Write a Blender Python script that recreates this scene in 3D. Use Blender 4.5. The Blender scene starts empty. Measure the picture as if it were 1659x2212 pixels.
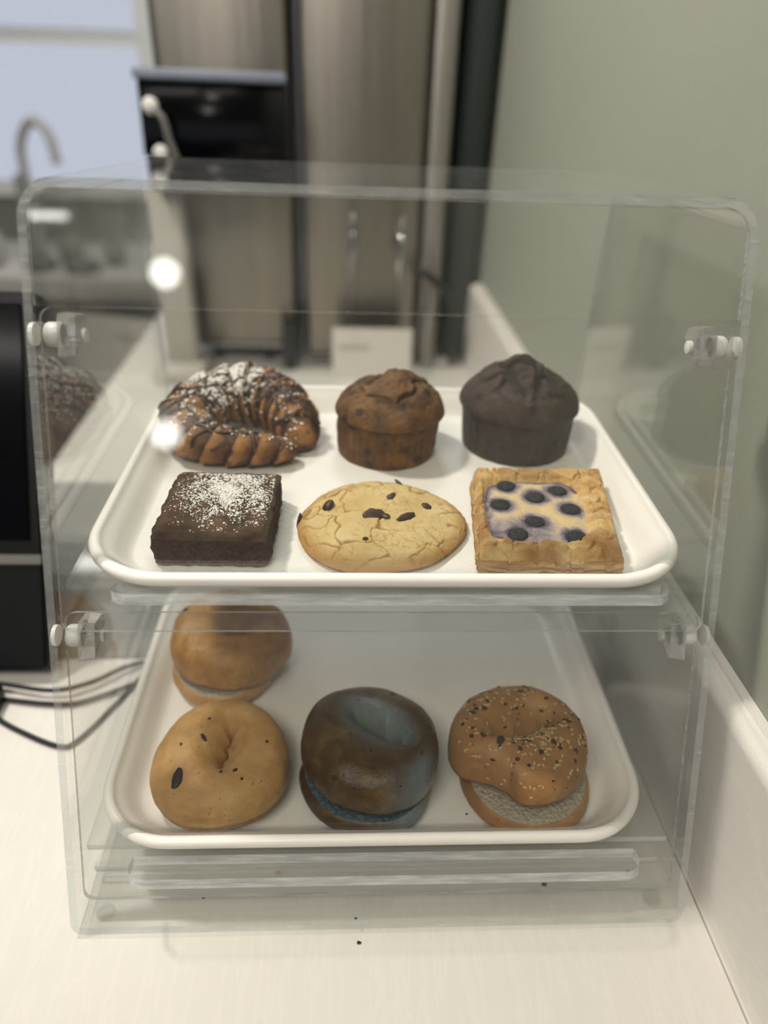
import bpy, bmesh, math, random
import numpy as np
from mathutils import Vector, Matrix, noise
from mathutils.bvhtree import BVHTree

random.seed(7)
noise.seed_set(5)
PI = math.pi
scene = bpy.context.scene
col = scene.collection

# ------------------------------------------------------------------ camera
cam_data = bpy.data.cameras.new('camera')
cam = bpy.data.objects.new('camera', cam_data)
col.objects.link(cam)
F_PX = 1561.73
cam_data.sensor_fit = 'HORIZONTAL'
cam_data.sensor_width = 36.0
cam_data.lens = 36.0 * F_PX / 1659.0
cam_data.clip_start = 0.01
YAW, PITCH, ROLL = 0.0613, 0.5719, 0.0413
fwd = Vector((math.sin(YAW) * math.cos(PITCH), math.cos(YAW) * math.cos(PITCH), -math.sin(PITCH)))
rgt = Vector((math.cos(YAW), -math.sin(YAW), 0))
upv = rgt.cross(fwd)
r2 = rgt * math.cos(ROLL) + upv * math.sin(ROLL)
u2 = -rgt * math.sin(ROLL) + upv * math.cos(ROLL)
m3 = Matrix((r2, u2, -fwd)).transposed()
cam.matrix_world = Matrix.Translation((-0.0249, -0.238, 0.4629)) @ m3.to_4x4()
cam_data.dof.use_dof = True
cam_data.dof.focus_distance = 0.438
cam_data.dof.aperture_fstop = cam_data.lens / 10.0
scene.camera = cam

# ------------------------------------------------------------------ world, lights, exposure
world = bpy.data.worlds.new('world')
scene.world = world
world.use_nodes = True
world.node_tree.nodes['Background'].inputs[0].default_value = (0.95, 0.96, 1.0, 1)
world.node_tree.nodes['Background'].inputs[1].default_value = 0.26


def area_light(name, loc, target, size, power, color, shape='DISK', size_y=None):
    d = bpy.data.lights.new(name, 'AREA')
    d.shape = shape
    d.size = size
    if size_y:
        d.size_y = size_y
    d.energy = power
    d.color = color
    o = bpy.data.objects.new(name, d)
    col.objects.link(o)
    o.location = loc
    o.rotation_euler = (Vector(target) - Vector(loc)).to_track_quat('-Z', 'Y').to_euler()
    return o


area_light('key_downlight', (-0.78, 0.52, 1.64), (0, .15, .15), 0.17, 22.0, (1.0, 0.945, 0.86))
area_light('fill_light', (-0.45, -.78, 1.70), (0, .1, 0), 0.8, 22.0, (1.0, 0.945, 0.87), 'SQUARE')  # added fill to lift the lower tier, not a known ceiling lamp
area_light('fill_light', (0.0, 1.7, 1.70), (-.2, 1.6, 0), 0.5, 14.0, (0.90, 0.95, 1.0), 'SQUARE')  # added fill for the back of the room, no such lamp known

scene.view_settings.view_transform = 'Standard'
scene.view_settings.look = 'None'
scene.view_settings.gamma = 1
scene.view_settings.exposure = 0.0
scene.view_settings.use_curve_mapping = False
cy = scene.cycles
cy.max_bounces = 8
cy.transparent_max_bounces = 24
cy.transmission_bounces = 5
cy.glossy_bounces = 3
cy.diffuse_bounces = 3
cy.caustics_reflective = False
cy.caustics_refractive = False
cy.sample_clamp_indirect = 4
cy.use_denoising = True
cy.use_adaptive_sampling = True
cy.adaptive_threshold = 0.07
cy.adaptive_min_samples = 16
try:
    cy.denoiser = 'OPENIMAGEDENOISE'
except Exception:
    pass


# ------------------------------------------------------------------ node materials
def s2l(c):
    return tuple(((v / 255) / 12.92 if v / 255 <= .04045 else ((v / 255 + .055) / 1.055) ** 2.4) for v in c)


class N:
    """small node-tree helper"""

    def __init__(self, name):
        self.m = bpy.data.materials.new(name)
        self.m.use_nodes = True
        self.t = self.m.node_tree
        self.t.nodes.clear()
        self.out = self.t.nodes.new('ShaderNodeOutputMaterial')
        self.tc = None

    def new(self, kind, **kw):
        n = self.t.nodes.new(kind)
        for k, v in kw.items():
            setattr(n, k, v)
        return n

    def link(self, a, b):
        self.t.links.new(a, b)

    def put(self, sock, v):
        if isinstance(v, bpy.types.NodeSocket):
            self.link(v, sock)
        elif isinstance(v, tuple) and len(v) == 3 and sock.type == 'RGBA':
            sock.default_value = (*v, 1)
        else:
            sock.default_value = v

    def coord(self):
        if not self.tc:
            self.tc = self.new('ShaderNodeTexCoord')
        return self.tc.outputs['Object']

    def noise(self, scale, detail=4, rough=.55, dist=0, vec=None):
        n = self.new('ShaderNodeTexNoise')
        n.inputs['Scale'].default_value = scale
        n.inputs['Detail'].default_value = detail
        n.inputs['Roughness'].default_value = rough
        n.inputs['Distortion'].default_value = dist
        self.link(vec if vec is not None else self.coord(), n.inputs['Vector'])
        return n.outputs[0]

    def voronoi(self, scale, feature='F1', vec=None, rnd=1):
        n = self.new('ShaderNodeTexVoronoi', feature=feature)
        n.inputs['Scale'].default_value = scale
        n.inputs['Randomness'].default_value = rnd
        self.link(vec if vec is not None else self.coord(), n.inputs['Vector'])
        return n.outputs[0]

    def mapping(self, scale, rot=(0, 0, 0), vec=None):
        n = self.new('ShaderNodeMapping')
        n.inputs['Scale'].default_value = scale
        n.inputs['Rotation'].default_value = rot
        self.link(vec if vec is not None else self.coord(), n.inputs['Vector'])
        return n.outputs[0]

    def attr(self, name):
        n = self.new('ShaderNodeAttribute', attribute_name=name)
        return n.outputs['Fac']

    def ramp(self, fac, stops, interp='LINEAR'):
        n = self.new('ShaderNodeValToRGB')
        n.color_ramp.interpolation = interp
        e = n.color_ramp.elements
        while len(e) < len(stops):
            e.new(.5)
        for el, (p, c) in zip(e, stops):
            el.position = p
            el.color = (*c, 1) if len(c) == 3 else c
        self.put(n.inputs[0], fac)
        return n.outputs[0]

    def math(self, op, a, b=0.0, clamp=False):
        n = self.new('ShaderNodeMath', operation=op, use_clamp=clamp)
        self.put(n.inputs[0], a)
        self.put(n.inputs[1], b)
        return n.outputs[0]

    def mix(self, fac, a, b, blend='MIX'):
        n = self.new('ShaderNodeMix', data_type='RGBA', blend_type=blend)
        self.put(n.inputs[0], fac)
        self.put(n.inputs[6], a)
        self.put(n.inputs[7], b)
        return n.outputs[2]

    def bump(self, h, dist, strength=1.0, normal=None):
        n = self.new('ShaderNodeBump')
        n.inputs['Distance'].default_value = dist
        n.inputs['Strength'].default_value = strength
        self.link(h, n.inputs['Height'])
        if normal is not None:
            self.link(normal, n.inputs['Normal'])
        return n.outputs[0]

    def pbr(self, color, rough=.5, metal=0, normal=None, sss=0, sss_r=(1, .5, .3), sss_s=.003, spec=.5, coat=0, trans=0, ior=1.45,
            emit=None, emit_s=0, alpha=None):
        b = self.new('ShaderNodeBsdfPrincipled')
        self.put(b.inputs['Base Color'], color)
        self.put(b.inputs['Roughness'], rough)
        self.put(b.inputs['Metallic'], metal)
        self.put(b.inputs['Specular IOR Level'], spec)
        b.inputs['IOR'].default_value = ior
        if normal is not None:
            self.link(normal, b.inputs['Normal'])
        if sss:
            b.inputs['Subsurface Weight'].default_value = sss
            b.inputs['Subsurface Radius'].default_value = sss_r
            b.inputs['Subsurface Scale'].default_value = sss_s
        if coat:
            b.inputs['Coat Weight'].default_value = coat
            b.inputs['Coat Roughness'].default_value = .15
        if trans:
            b.inputs['Transmission Weight'].default_value = trans
        if emit:
            self.put(b.inputs['Emission Color'], emit)
            b.inputs['Emission Strength'].default_value = emit_s
        self.link(b.outputs[0], self.out.inputs[0])
        return b

    def done(self):
        return self.m


def plain(name, rgb, rough=.5, metal=0, **kw):
    n = N(name)
    # a slight mottling keeps every surface procedural
    f = n.noise(35, 3)
    c = s2l(rgb)
    base = n.mix(f, tuple(v * .93 for v in c), tuple(min(1, v * 1.07) for v in c))
    n.pbr(base, rough, metal, **kw)
    return n.done()


def emitter(name, rgb, strength):
    n = N(name)
    e = n.new('ShaderNodeEmission')
    e.inputs[0].default_value = (*rgb, 1)
    e.inputs[1].default_value = strength
    n.link(e.outputs[0], n.out.inputs[0])
    return n.done()


def clear_sheet(name, tint=(.985, .99, .985), haze=.0, f0=.04):
    """thin clear acrylic: straight-through transmission plus Schlick reflection, the same for every ray"""
    n = N(name)
    lw = n.new('ShaderNodeLayerWeight')
    lw.inputs['Blend'].default_value = .5
    p5 = n.math('POWER', lw.outputs['Facing'], 5.0)
    fr = n.math('ADD', n.math('MULTIPLY', p5, 1 - f0), f0, True)
    tr = n.new('ShaderNodeBsdfTransparent')
    tr.inputs[0].default_value = (*tint, 1)
    gl = n.new('ShaderNodeBsdfGlossy')
    gl.inputs['Roughness'].default_value = .015
    gl.inputs[0].default_value = (1, 1, 1, 1)
    mx = n.new('ShaderNodeMixShader')
    n.link(fr, mx.inputs[0])
    n.link(tr.outputs[0], mx.inputs[1])
    n.link(gl.outputs[0], mx.inputs[2])
    last = mx
    if haze:
        df = n.new('ShaderNodeBsdfDiffuse')
        df.inputs[0].default_value = (.8, .82, .8, 1)
        m2 = n.new('ShaderNodeMixShader')
        sm = n.math('MULTIPLY', n.ramp(n.noise(14, 6, .7), [(.35, (.3, .3, .3)), (.75, (1, 1, 1))]), haze)
        n.link(sm, m2.inputs[0])
        n.link(mx.outputs[0], m2.inputs[1])
        n.link(df.outputs[0], m2.inputs[2])
        last = m2
    n.link(last.outputs[0], n.out.inputs[0])
    return n.done()


def edge_sheet(name, streak=(1, 1, 260), bright=.75, opacity=.6):
    """sawn / polished edge of an acrylic sheet: milky, streaked, still letting light through"""
    n = N(name)
    f = n.noise(6, 5, .7, vec=n.mapping(streak))
    c = n.ramp(f, [(.36, (bright * .55, bright * .57, bright * .58)), (.5, (bright * .72, bright * .74, bright * .74)), (.64, (bright,) * 3)])
    b = n.new('ShaderNodeBsdfPrincipled')
    n.link(c, b.inputs['Base Color'])
    b.inputs['Roughness'].default_value = .18
    n.link(n.bump(f, .0004, .5), b.inputs['Normal'])
    tr = n.new('ShaderNodeBsdfTransparent')
    tr.inputs[0].default_value = (.9, .93, .92, 1)
    mx = n.new('ShaderNodeMixShader')
    mx.inputs[0].default_value = opacity
    n.link(tr.outputs[0], mx.inputs[1])
    n.link(b.outputs[0], mx.inputs[2])
    n.link(mx.outputs[0], n.out.inputs[0])
    return n.done()


# ------------------------------------------------------------------ object helpers
def tag(o, label=None, cat=None, group=None, kind=None):
    if label:
        o['label'] = label
    if cat:
        o['category'] = cat
    if group:
        o['group'] = group
    if kind:
        o['kind'] = kind
    return o


def empty(name, loc, label, cat, group=None):
    o = bpy.data.objects.new(name, None)
    o.empty_display_size = .02
    col.objects.link(o)
    o.location = loc
    return tag(o, label, cat, group)


def mesh_obj(name, verts, faces, mats, parent=None, smooth=True, mat_idx=None, attrs=None, loc=None):
    me = bpy.data.meshes.new(name)
    me.from_pydata([tuple(v) for v in verts], [], [tuple(f) for f in faces])
    mats = mats if isinstance(mats, (list, tuple)) else [mats]
    for m in mats:
        me.materials.append(m)
    if mat_idx is not None:
        me.polygons.foreach_set('material_index', list(mat_idx))
    me.polygons.foreach_set('use_smooth', [smooth] * len(me.polygons))
    if attrs:
        for k, vals in attrs.items():
            a = me.attributes.new(k, 'FLOAT', 'POINT')
            a.data.foreach_set('value', list(map(float, vals)))
    me.update()
    if len(me.polygons) > 6:
        bm = bmesh.new()
        bm.from_mesh(me)
        bmesh.ops.recalc_face_normals(bm, faces=bm.faces)
        bm.to_mesh(me)
        bm.free()
    o = bpy.data.objects.new(name, me)
    col.objects.link(o)
    if parent:
        o.parent = parent
    if loc is not None:
        o.location = loc
    return o


def bm_obj(name, bm, mats, parent=None, smooth=False, loc=None, sharp=None):
    me = bpy.data.meshes.new(name)
    bmesh.ops.recalc_face_normals(bm, faces=bm.faces)
    bm.to_mesh(me)
    bm.free()
    mats = mats if isinstance(mats, (list, tuple)) else [mats]
    for m in mats:
        me.materials.append(m)
    if smooth:
        me.polygons.foreach_set('use_smooth', [True] * len(me.polygons))
        if sharp:
            me.set_sharp_from_angle(angle=sharp)
    o = bpy.data.objects.new(name, me)
    col.objects.link(o)
    if parent:
        o.parent = parent
    if loc is not None:
        o.location = loc
    return o


def box_bm(x0, x1, y0, y1, z0, z1, bevel=0, seg=2, bm=None):
    bm2 = bmesh.new()
    bmesh.ops.create_cube(bm2, size=1)
    for v in bm2.verts:
        v.co = Vector((x0 + (v.co.x + .5) * (x1 - x0), y0 + (v.co.y + .5) * (y1 - y0), z0 + (v.co.z + .5) * (z1 - z0)))
    if bevel:
        bmesh.ops.bevel(bm2, geom=list(bm2.edges), offset=bevel, segments=seg, affect='EDGES', profile=.5)
    if bm is None:
        return bm2
    me = bpy.data.meshes.new('tmp')
    bm2.to_mesh(me)
    bm.from_mesh(me)
    bm2.free()
    bpy.data.meshes.remove(me)
    return bm


def box(name, x0, x1, y0, y1, z0, z1, mat, parent=None, bevel=0, seg=2):
    return bm_obj(name, box_bm(x0, x1, y0, y1, z0, z1, bevel, seg), mat, parent, smooth=bool(bevel), sharp=math.radians(40))


def tube_data(pts, radii, nseg=12, closed=False):
    """tube swept along pts; returns verts, faces"""
    pts = [Vector(p) for p in pts]
    n = len(pts)
    if not hasattr(radii, '__len__'):
        radii = [radii] * n
    vs, fs = [], []
    t0 = (pts[1] - pts[0]).normalized()
    ref = Vector((0, 0, 1)) if abs(t0.z) < .9 else Vector((1, 0, 0))
    nrm = (ref - t0 * ref.dot(t0)).normalized()
    for i, p in enumerate(pts):
        if i == 0:
            t = (pts[1] - pts[0])
        elif i == n - 1:
            t = (pts[-1] - pts[-2])
        else:
            t = (pts[i + 1] - pts[i - 1])
        t.normalize()
        nrm = (nrm - t * nrm.dot(t)).normalized()
        b = t.cross(nrm)
        for k in range(nseg):
            a = 2 * PI * k / nseg
            vs.append(p + (nrm * math.cos(a) + b * math.sin(a)) * radii[i])
    for i in range(n - 1):
        for k in range(nseg):
            a, b_ = i * nseg + k, i * nseg + (k + 1) % nseg
            fs.append((a, b_, b_ + nseg, a + nseg))
    fs.append(tuple(range(nseg - 1, -1, -1)))
    fs.append(tuple(range((n - 1) * nseg, n * nseg)))
    return vs, fs


def catmull(P, n):
    P = [Vector(p) for p in P]
    Q = [P[0] * 2 - P[1]] + P + [P[-1] * 2 - P[-2]]
    out = []
    for i in range(1, len(Q) - 2):
        for k in range(n):
            t = k / n
            a, b, c, d = Q[i - 1], Q[i], Q[i + 1], Q[i + 2]
            out.append(.5 * ((2 * b) + (c - a) * t + (2 * a - 5 * b + 4 * c - d) * t * t + (3 * b - a - 3 * c + d) * t ** 3))
    out.append(Vector(P[-1]))
    return out


def lathe(prof, nseg=48):
    """prof: list of (r, z); returns verts, faces (z axis)"""
    vs, fs = [], []
    for r, z in prof:
        for k in range(nseg):
            a = 2 * PI * k / nseg
            vs.append((r * math.cos(a), r * math.sin(a), z))
    for i in range(len(prof) - 1):
        for k in range(nseg):
            a, b = i * nseg + k, i * nseg + (k + 1) % nseg
            fs.append((a, b, b + nseg, a + nseg))
    return vs, fs


def fbm(p, s, oct=4):
    v = 0
    a = 1
    t = 0
    for i in range(oct):
        v += a * noise.noise(Vector(p) * s)
        t += a
        a *= .5
        s *= 2.03
    return v / t


def crack(p, s):
    """0 inside a crack, grows away from it"""
    q = Vector(p) * s + noise.noise_vector(Vector(p) * s * 1.6) * .35
    d, _ = noise.voronoi(q)
    return d[1] - d[0]


def sstep(a, b, x):
    t = min(1, max(0, (x - a) / (b - a)))
    return t * t * (3 - 2 * t)


def scatter_blobs(name, pts, parent, mat, seed=1, flat=.6):
    """many tiny irregular grains joined in one mesh; pts = (co, normal, size)"""
    rnd = random.Random(seed)
    base = bmesh.new()
    bmesh.ops.create_icosphere(base, subdivisions=1, radius=1)
    bv = [v.co.copy() for v in base.verts]
    bf = [[v.index for v in f.verts] for f in base.faces]
    base.free()
    vs, fs = [], []
    for co, nr, sz in pts:
        q = Vector(nr).to_track_quat('Z', 'Y')
        a = rnd.random() * 6.28
        sx, sy, sz2 = sz * rnd.uniform(.7, 1.5), sz * rnd.uniform(.6, 1.1), sz * flat * rnd.uniform(.6, 1.2)
        o = len(vs)
        for v in bv:
            w = Vector((v.x * sx, v.y * sy, v.z * sz2)) * (1 + .35 * (rnd.random() - .5))
            w = Vector((w.x * math.cos(a) - w.y * math.sin(a), w.x * math.sin(a) + w.y * math.cos(a), w.z))
            vs.append(Vector(co) + q @ w)
        fs += [[i + o for i in f] for f in bf]
    o = mesh_obj(name, vs, fs, mat, parent, smooth=True)
    o['kind'] = 'stuff'
    return o


def bvh_of(o):
    me = o.data
    return BVHTree.FromPolygons([v.co.copy() for v in me.vertices], [tuple(p.vertices) for p in me.polygons])


# ================================================================== materials
def mat_counter():
    n = N('counter_laminate')
    v = n.mapping((9, 1.3, 3), (0, 0, .12))
    f = n.noise(9, 5, .6, .6, vec=v)
    streak = n.ramp(f, [(.46, (0, 0, 0)), (.52, (1, 1, 1)), (.56, (0, 0, 0))])
    big = n.noise(5, 3)
    c = n.mix(big, s2l((214, 209, 201)), s2l((223, 219, 212)))
    c = n.mix(n.math('MULTIPLY', streak, .12), c, s2l((245, 241, 233)))
    n.pbr(c, .42, normal=n.bump(f, .0006, .12), spec=.35)
    return n.done()


def mat_wall():
    n = N('sage_green_paint')
    f = n.noise(3, 3)
    c = n.mix(f, s2l((152, 155, 142)), s2l((160, 162, 149)))
    n.pbr(c, .5, normal=n.bump(n.noise(260, 3), .0005, .3), spec=.3)
    return n.done()


def mat_tray():
    n = N('white_melamine')
    co = n.coord()
    # fine basket-weave relief of short diagonal ribs on the moulded floor
    sep = n.new('ShaderNodeSeparateXYZ')
    n.link(co, sep.inputs[0])
    ch = n.new('ShaderNodeTexChecker')
    ch.inputs['Scale'].default_value = 1.0
    n.link(n.mapping((330, 330, 330)), ch.inputs[0])
    w1 = n.new('ShaderNodeTexWave', wave_type='BANDS', bands_direction='DIAGONAL')
    w1.inputs['Scale'].default_value = 330
    n.link(co, w1.inputs['Vector'])
    w2 = n.new('ShaderNodeTexWave', wave_type='BANDS', bands_direction='DIAGONAL')
    w2.inputs['Scale'].default_value = 330
    n.link(n.mapping((-1, 1, 1)), w2.inputs['Vector'])
    h = n.mix(ch.outputs[1], w1.outputs[0], w2.outputs[0])
    fl = n.attr('floor')
    hh = n.math('MULTIPLY', h, fl)
    c = n.mix(n.noise(18, 3), s2l((240, 235, 227)), s2l((246, 242, 235)))
    n.pbr(c, .32, normal=n.bump(hh, .0003, .35), spec=.45)
    return n.done()


def mat_steel(name, rgb=(150, 145, 136), rough=.34):
    n = N(name)
    f = n.noise(5, 4, .6, vec=n.mapping((14, 14, .6)))
    c = n.mix(f, s2l(tuple(v * .85 for v in rgb)), s2l(tuple(min(255, v * 1.1) for v in rgb)))
    b = n.pbr(c, rough, 1.0, normal=n.bump(f, .003, .2))
    tg = n.new('ShaderNodeTangent', direction_type='RADIAL', axis='Z')
    b.inputs['Anisotropic'].default_value = .75
    b.inputs['Anisotropic Rotation'].default_value = .25
    n.link(tg.outputs[0], b.inputs['Tangent'])
    return n.done()


def mat_brownie():
    n = N('brownie_crumb')
    f = n.noise(420, 8, .72)
    g = n.noise(110, 4)
    top = n.attr('top')
    side = n.ramp(f, [(.3, s2l((30, 19, 13))), (.5, s2l((80, 57, 43))), (.7, s2l((120, 90, 68)))])
    cr = n.ramp(n.noise(70, 5, .6), [(.3, s2l((60, 42, 30))), (.55, s2l((112, 84, 62))), (.75, s2l((140, 108, 80)))])
    c = n.mix(top, side, cr)
    h = n.math('ADD', n.math('MULTIPLY', f, 1.0), n.math('MULTIPLY', g, .6))
    n.pbr(c, n.ramp(top, [(0, (.85,) * 3), (1, (.5,) * 3)]), normal=n.bump(h, .0030, .9), spec=.35)
    return n.done()


def mat_sugar():
    n = N('icing_sugar')
    n.pbr(n.mix(n.noise(300, 2), s2l((232, 228, 220)), s2l((250, 247, 242))), .9, spec=.15)
    return n.done()


def mat_cookie():
    n = N('cookie_dough')
    ck = n.attr('crack')
    ed = n.attr('edge')
    f = n.noise(130, 5, .65)
    c = n.ramp(n.noise(55, 4), [(.3, s2l((226, 192, 128))), (.55, s2l((242, 212, 150))), (.8, s2l((250, 226, 172)))])
    c = n.mix(ck, s2l((176, 128, 70)), c)
    c = n.mix(ed, c, s2l((196, 146, 80)))
    fine = n.noise(900, 6, .75)
    n.pbr(c, .75, normal=n.bump(n.math('ADD', fine, n.math('MULTIPLY', f, 1.6)), .0014, .8), spec=.25)
    return n.done()


def mat_choc():
    n = N('dark_chocolate')
    n.pbr(n.mix(n.noise(220, 3), s2l((46, 28, 20)), s2l((82, 54, 40))), .42, normal=n.bump(n.noise(260, 3), .0006, .5))
    return n.done()


def mat_pastry():
    n = N('puff_pastry')
    f = n.noise(60, 5, .65, .8)
    lay = n.noise(20, 4, .6, vec=n.mapping((1.2, 1.2, 16)))
    hi = n.attr('high')
    c = n.ramp(f, [(.28, s2l((186, 128, 62))), (.42, s2l((218, 168, 96))), (.55, s2l((238, 200, 134))), (.72, s2l((250, 226, 170)))])
    c2 = n.ramp(lay, [(.35, s2l((166, 106, 46))), (.5, s2l((214, 166, 96))), (.65, s2l((238, 206, 146)))])
    sd = n.attr('side')
    c = n.mix(n.math('MULTIPLY', sd, .8), c, c2)
    c = n.mix(n.math('MULTIPLY', hi, .55), c, s2l((150, 88, 34)))
    h = n.math('ADD', n.math('MULTIPLY', lay, n.math('MULTIPLY', sd, 1.5)), f)
    n.pbr(c, .38, normal=n.bump(n.math('ADD', h, n.math('MULTIPLY', n.noise(420, 6, .7), .5)), .0034, .9), spec=.5)
    return n.done()


def mat_filling():
    n = N('cream_cheese_filling')
    st = n.attr('stain')
    f = n.noise(90, 5, .65, .6)
    mask = n.math('ADD', st, n.math('MULTIPLY', n.math('SUBTRACT', f, .5), .9), True)
    c = n.ramp(mask, [(.02, s2l((238, 208, 150))), (.25, s2l((222, 196, 160))), (.5, s2l((176, 160, 158))), (.75, s2l((104, 92, 108))), (1, s2l((58, 46, 62)))])
    n.pbr(c, .5, normal=n.bump(n.noise(240, 7, .65), .0030, .8), spec=.4)
    return n.done()


def mat_berry():
    n = N('baked_blueberry')
    f = n.noise(300, 4, .7, 1)
    n.pbr(n.mix(f, s2l((8, 9, 15)), s2l((36, 38, 48))), .42, normal=n.bump(f, .0026, .9), spec=.5)
    return n.done()


def mat_muffin(name, lo, mid, hi_, dark):
    n = N(name)
    f = n.noise(75, 6, .65, .3)
    c = n.ramp(f, [(.3, s2l(lo)), (.5, s2l(mid)), (.72, s2l(hi_))])
    ck = n.attr('crack')
    c = n.mix(ck, s2l(dark), c)
    v = n.ramp(n.voronoi(75), [(.20, (1, 1, 1)), (.32, (0, 0, 0))])
    c = n.mix(n.math('MULTIPLY', v, .75), c, s2l(dark))
    n.pbr(c, .5, normal=n.bump(n.math('ADD', f, n.noise(360, 5, .65)), .0018, .8), spec=.35)
    return n.done()


def mat_croissant():
    n = N('croissant_crust')
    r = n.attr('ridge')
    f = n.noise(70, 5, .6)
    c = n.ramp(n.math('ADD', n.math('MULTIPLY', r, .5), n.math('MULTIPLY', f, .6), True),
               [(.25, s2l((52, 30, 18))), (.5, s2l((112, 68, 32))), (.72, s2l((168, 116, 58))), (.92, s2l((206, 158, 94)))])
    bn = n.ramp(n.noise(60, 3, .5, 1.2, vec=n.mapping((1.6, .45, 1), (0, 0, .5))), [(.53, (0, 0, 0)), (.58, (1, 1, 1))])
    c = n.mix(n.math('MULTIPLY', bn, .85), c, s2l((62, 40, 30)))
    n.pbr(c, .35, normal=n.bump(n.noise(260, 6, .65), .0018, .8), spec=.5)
    return n.done()


def mat_bagel(name, lo, mid, hi_, speck=None, speck_amt=0.0, rough=.45, blue=None):
    n = N(name)
    f = n.noise(34, 9, .68, .3)
    c = n.ramp(f, [(.28, s2l(lo)), (.5, s2l(mid)), (.74, s2l(hi_))])
    if blue:
        bl = n.attr('blue')
        g = n.noise(38, 3, .5, .5)
        m = n.math('MULTIPLY', bl, n.math('ADD', g, .35), True)
        c = n.mix(m, c, s2l(blue))
    if speck:
        v = n.voronoi(190)
        sp = n.ramp(v, [(.10, (1, 1, 1)), (.17, (0, 0, 0))])
        k = n.ramp(n.noise(60, 2), [(.5, (0, 0, 0)), (.56, (1, 1, 1))])
        c = n.mix(n.math('MULTIPLY', n.math('MULTIPLY', sp, k), speck_amt), c, s2l(speck))
    pale = n.attr('pale')
    c = n.mix(n.math('MULTIPLY', pale, .6), c, s2l(hi_))
    fine = n.noise(380, 5, .65)
    n.pbr(c, rough, normal=n.bump(n.math('ADD', n.math('MULTIPLY', f, 1.6), fine), .0008, .6), spec=.45)
    return n.done()


def mat_crumb_face(name, a, b):
    n = N(name)
    f = n.noise(420, 6, .7)
    v = n.voronoi(420)
    c = n.ramp(f, [(.35, s2l(a)), (.65, s2l(b))])
    n.pbr(c, .85, normal=n.bump(n.math('ADD', f, v), .0025, .9), spec=.2)
    return n.done()


M = dict(
    counter=mat_counter(), wall=mat_wall(), tray=mat_tray(), steel=mat_steel('brushed_steel'),
    steel_light=mat_steel('satin_steel', (178, 174, 168), .4),
    chrome=plain('chrome', (200, 200, 200), .12, 1.0),
    sheet=clear_sheet('clear_acrylic', (.985, .99, .985), .025), door=clear_sheet('clear_acrylic_door', (.97, .975, .965), .02),
    edge=edge_sheet('acrylic_edge', (8, 8, 60), .95, .26), edge_x=edge_sheet('acrylic_edge_polished', (5, 60, 60), 1.0, .55), foot=edge_sheet('clear_foot', (20, 20, 20), .8, .16),
    nylon=None, black=plain('black_plastic', (14, 15, 18), .4), screen=plain('black_glass_screen', (5, 6, 10), .12),
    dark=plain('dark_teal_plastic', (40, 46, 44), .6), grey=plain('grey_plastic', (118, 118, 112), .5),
    pale=plain('pale_plastic', (186, 182, 174), .5), white=plain('white_plastic', (232, 230, 226), .45),
    floor=plain('grey_floor_vinyl', (118, 116, 112), .6), ceiling=plain('white_ceiling', (225, 222, 215), .9),
    cabinet=plain('grey_cabinet', (96, 96, 94), .6), backwall=plain('white_tile', (196, 198, 204), .35),
    bezel=plain('blue_grey_bezel', (132, 138, 154), .4),
    rubber=plain('black_rubber', (30, 31, 33), .6), paper=plain('white_card', (224, 220, 212), .7),
    lamp=emitter('lamp_glow', (1.0, .95, .88), 16.0), tube=emitter('tube_glow', (1.0, .97, .93), 13.0),
    daylight=emitter('daylight_pane', (.60, .635, .745), .86),
    brownie=mat_brownie(), sugar=mat_sugar(), cookie=mat_cookie(), choc=mat_choc(), pastry=mat_pastry(), filling=mat_filling(),
    berry=mat_berry(),
    muffin_a=mat_muffin('chocolate_chip_muffin_crust', (76, 50, 24), (108, 74, 38), (142, 102, 60), (38, 25, 14)),
    muffin_b=mat_muffin('chocolate_muffin_crust', (44, 31, 24), (58, 42, 32), (82, 60, 46), (26, 18, 15)),
    croissant=mat_croissant(),
    bagel_plain=mat_bagel('raisin_bagel_crust', (168, 122, 68), (196, 152, 94), (216, 178, 122), (70, 44, 26), .5),
    bagel_back=mat_bagel('golden_bagel_crust', (140, 92, 40), (182, 132, 66), (214, 172, 102), (60, 36, 22), .7, rough=.35),
    bagel_blue=mat_bagel('blueberry_bagel_crust', (58, 36, 18), (80, 56, 28), (112, 102, 60), (36, 22, 18), .9, rough=.20, blue=(138, 156, 168)),
    bagel_seed=mat_bagel('seeded_bagel_crust', (132, 88, 48), (164, 118, 70), (190, 146, 94), (50, 30, 20), 1.0),
    crumb_white=mat_crumb_face('white_bread_crumb', (188, 172, 148), (222, 210, 190)),
    crumb_blue=mat_crumb_face('blue_bread_crumb', (50, 70, 82), (110, 134, 142)),
    raisin=plain('raisin_skin', (44, 30, 24), .5), sesame=plain('sesame_seed', (206, 176, 124), .5),
    onion=plain('dark_onion_flake', (58, 38, 26), .6), crumb=plain('dry_crumb', (196, 142, 78), .8), crumb_dark=plain('dark_crumb', (60, 48, 36), .8),
)
ny = N('white_nylon')
ny.pbr(s2l((238, 236, 230)), .35)
M['nylon'] = ny.done()
gb = N('clear_acrylic_block')
g_ = gb.new('ShaderNodeBsdfGlass')
g_.inputs['IOR'].default_value = 1.3
g_.inputs['Roughness'].default_value = .03
df_ = gb.new('ShaderNodeBsdfDiffuse')
df_.inputs[0].default_value = (.86, .86, .82, 1)
tr_ = gb.new('ShaderNodeBsdfTransparent')
mx_ = gb.new('ShaderNodeMixShader')
mx_.inputs[0].default_value = .45
gb.link(g_.outputs[0], mx_.inputs[1]); gb.link(tr_.outputs[0], mx_.inputs[2])
mx2 = gb.new('ShaderNodeMixShader')
mx2.inputs[0].default_value = .16
gb.link(mx_.outputs[0], mx2.inputs[1]); gb.link(df_.outputs[0], mx2.inputs[2])
gb.link(mx2.outputs[0], gb.out.inputs[0])
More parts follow.
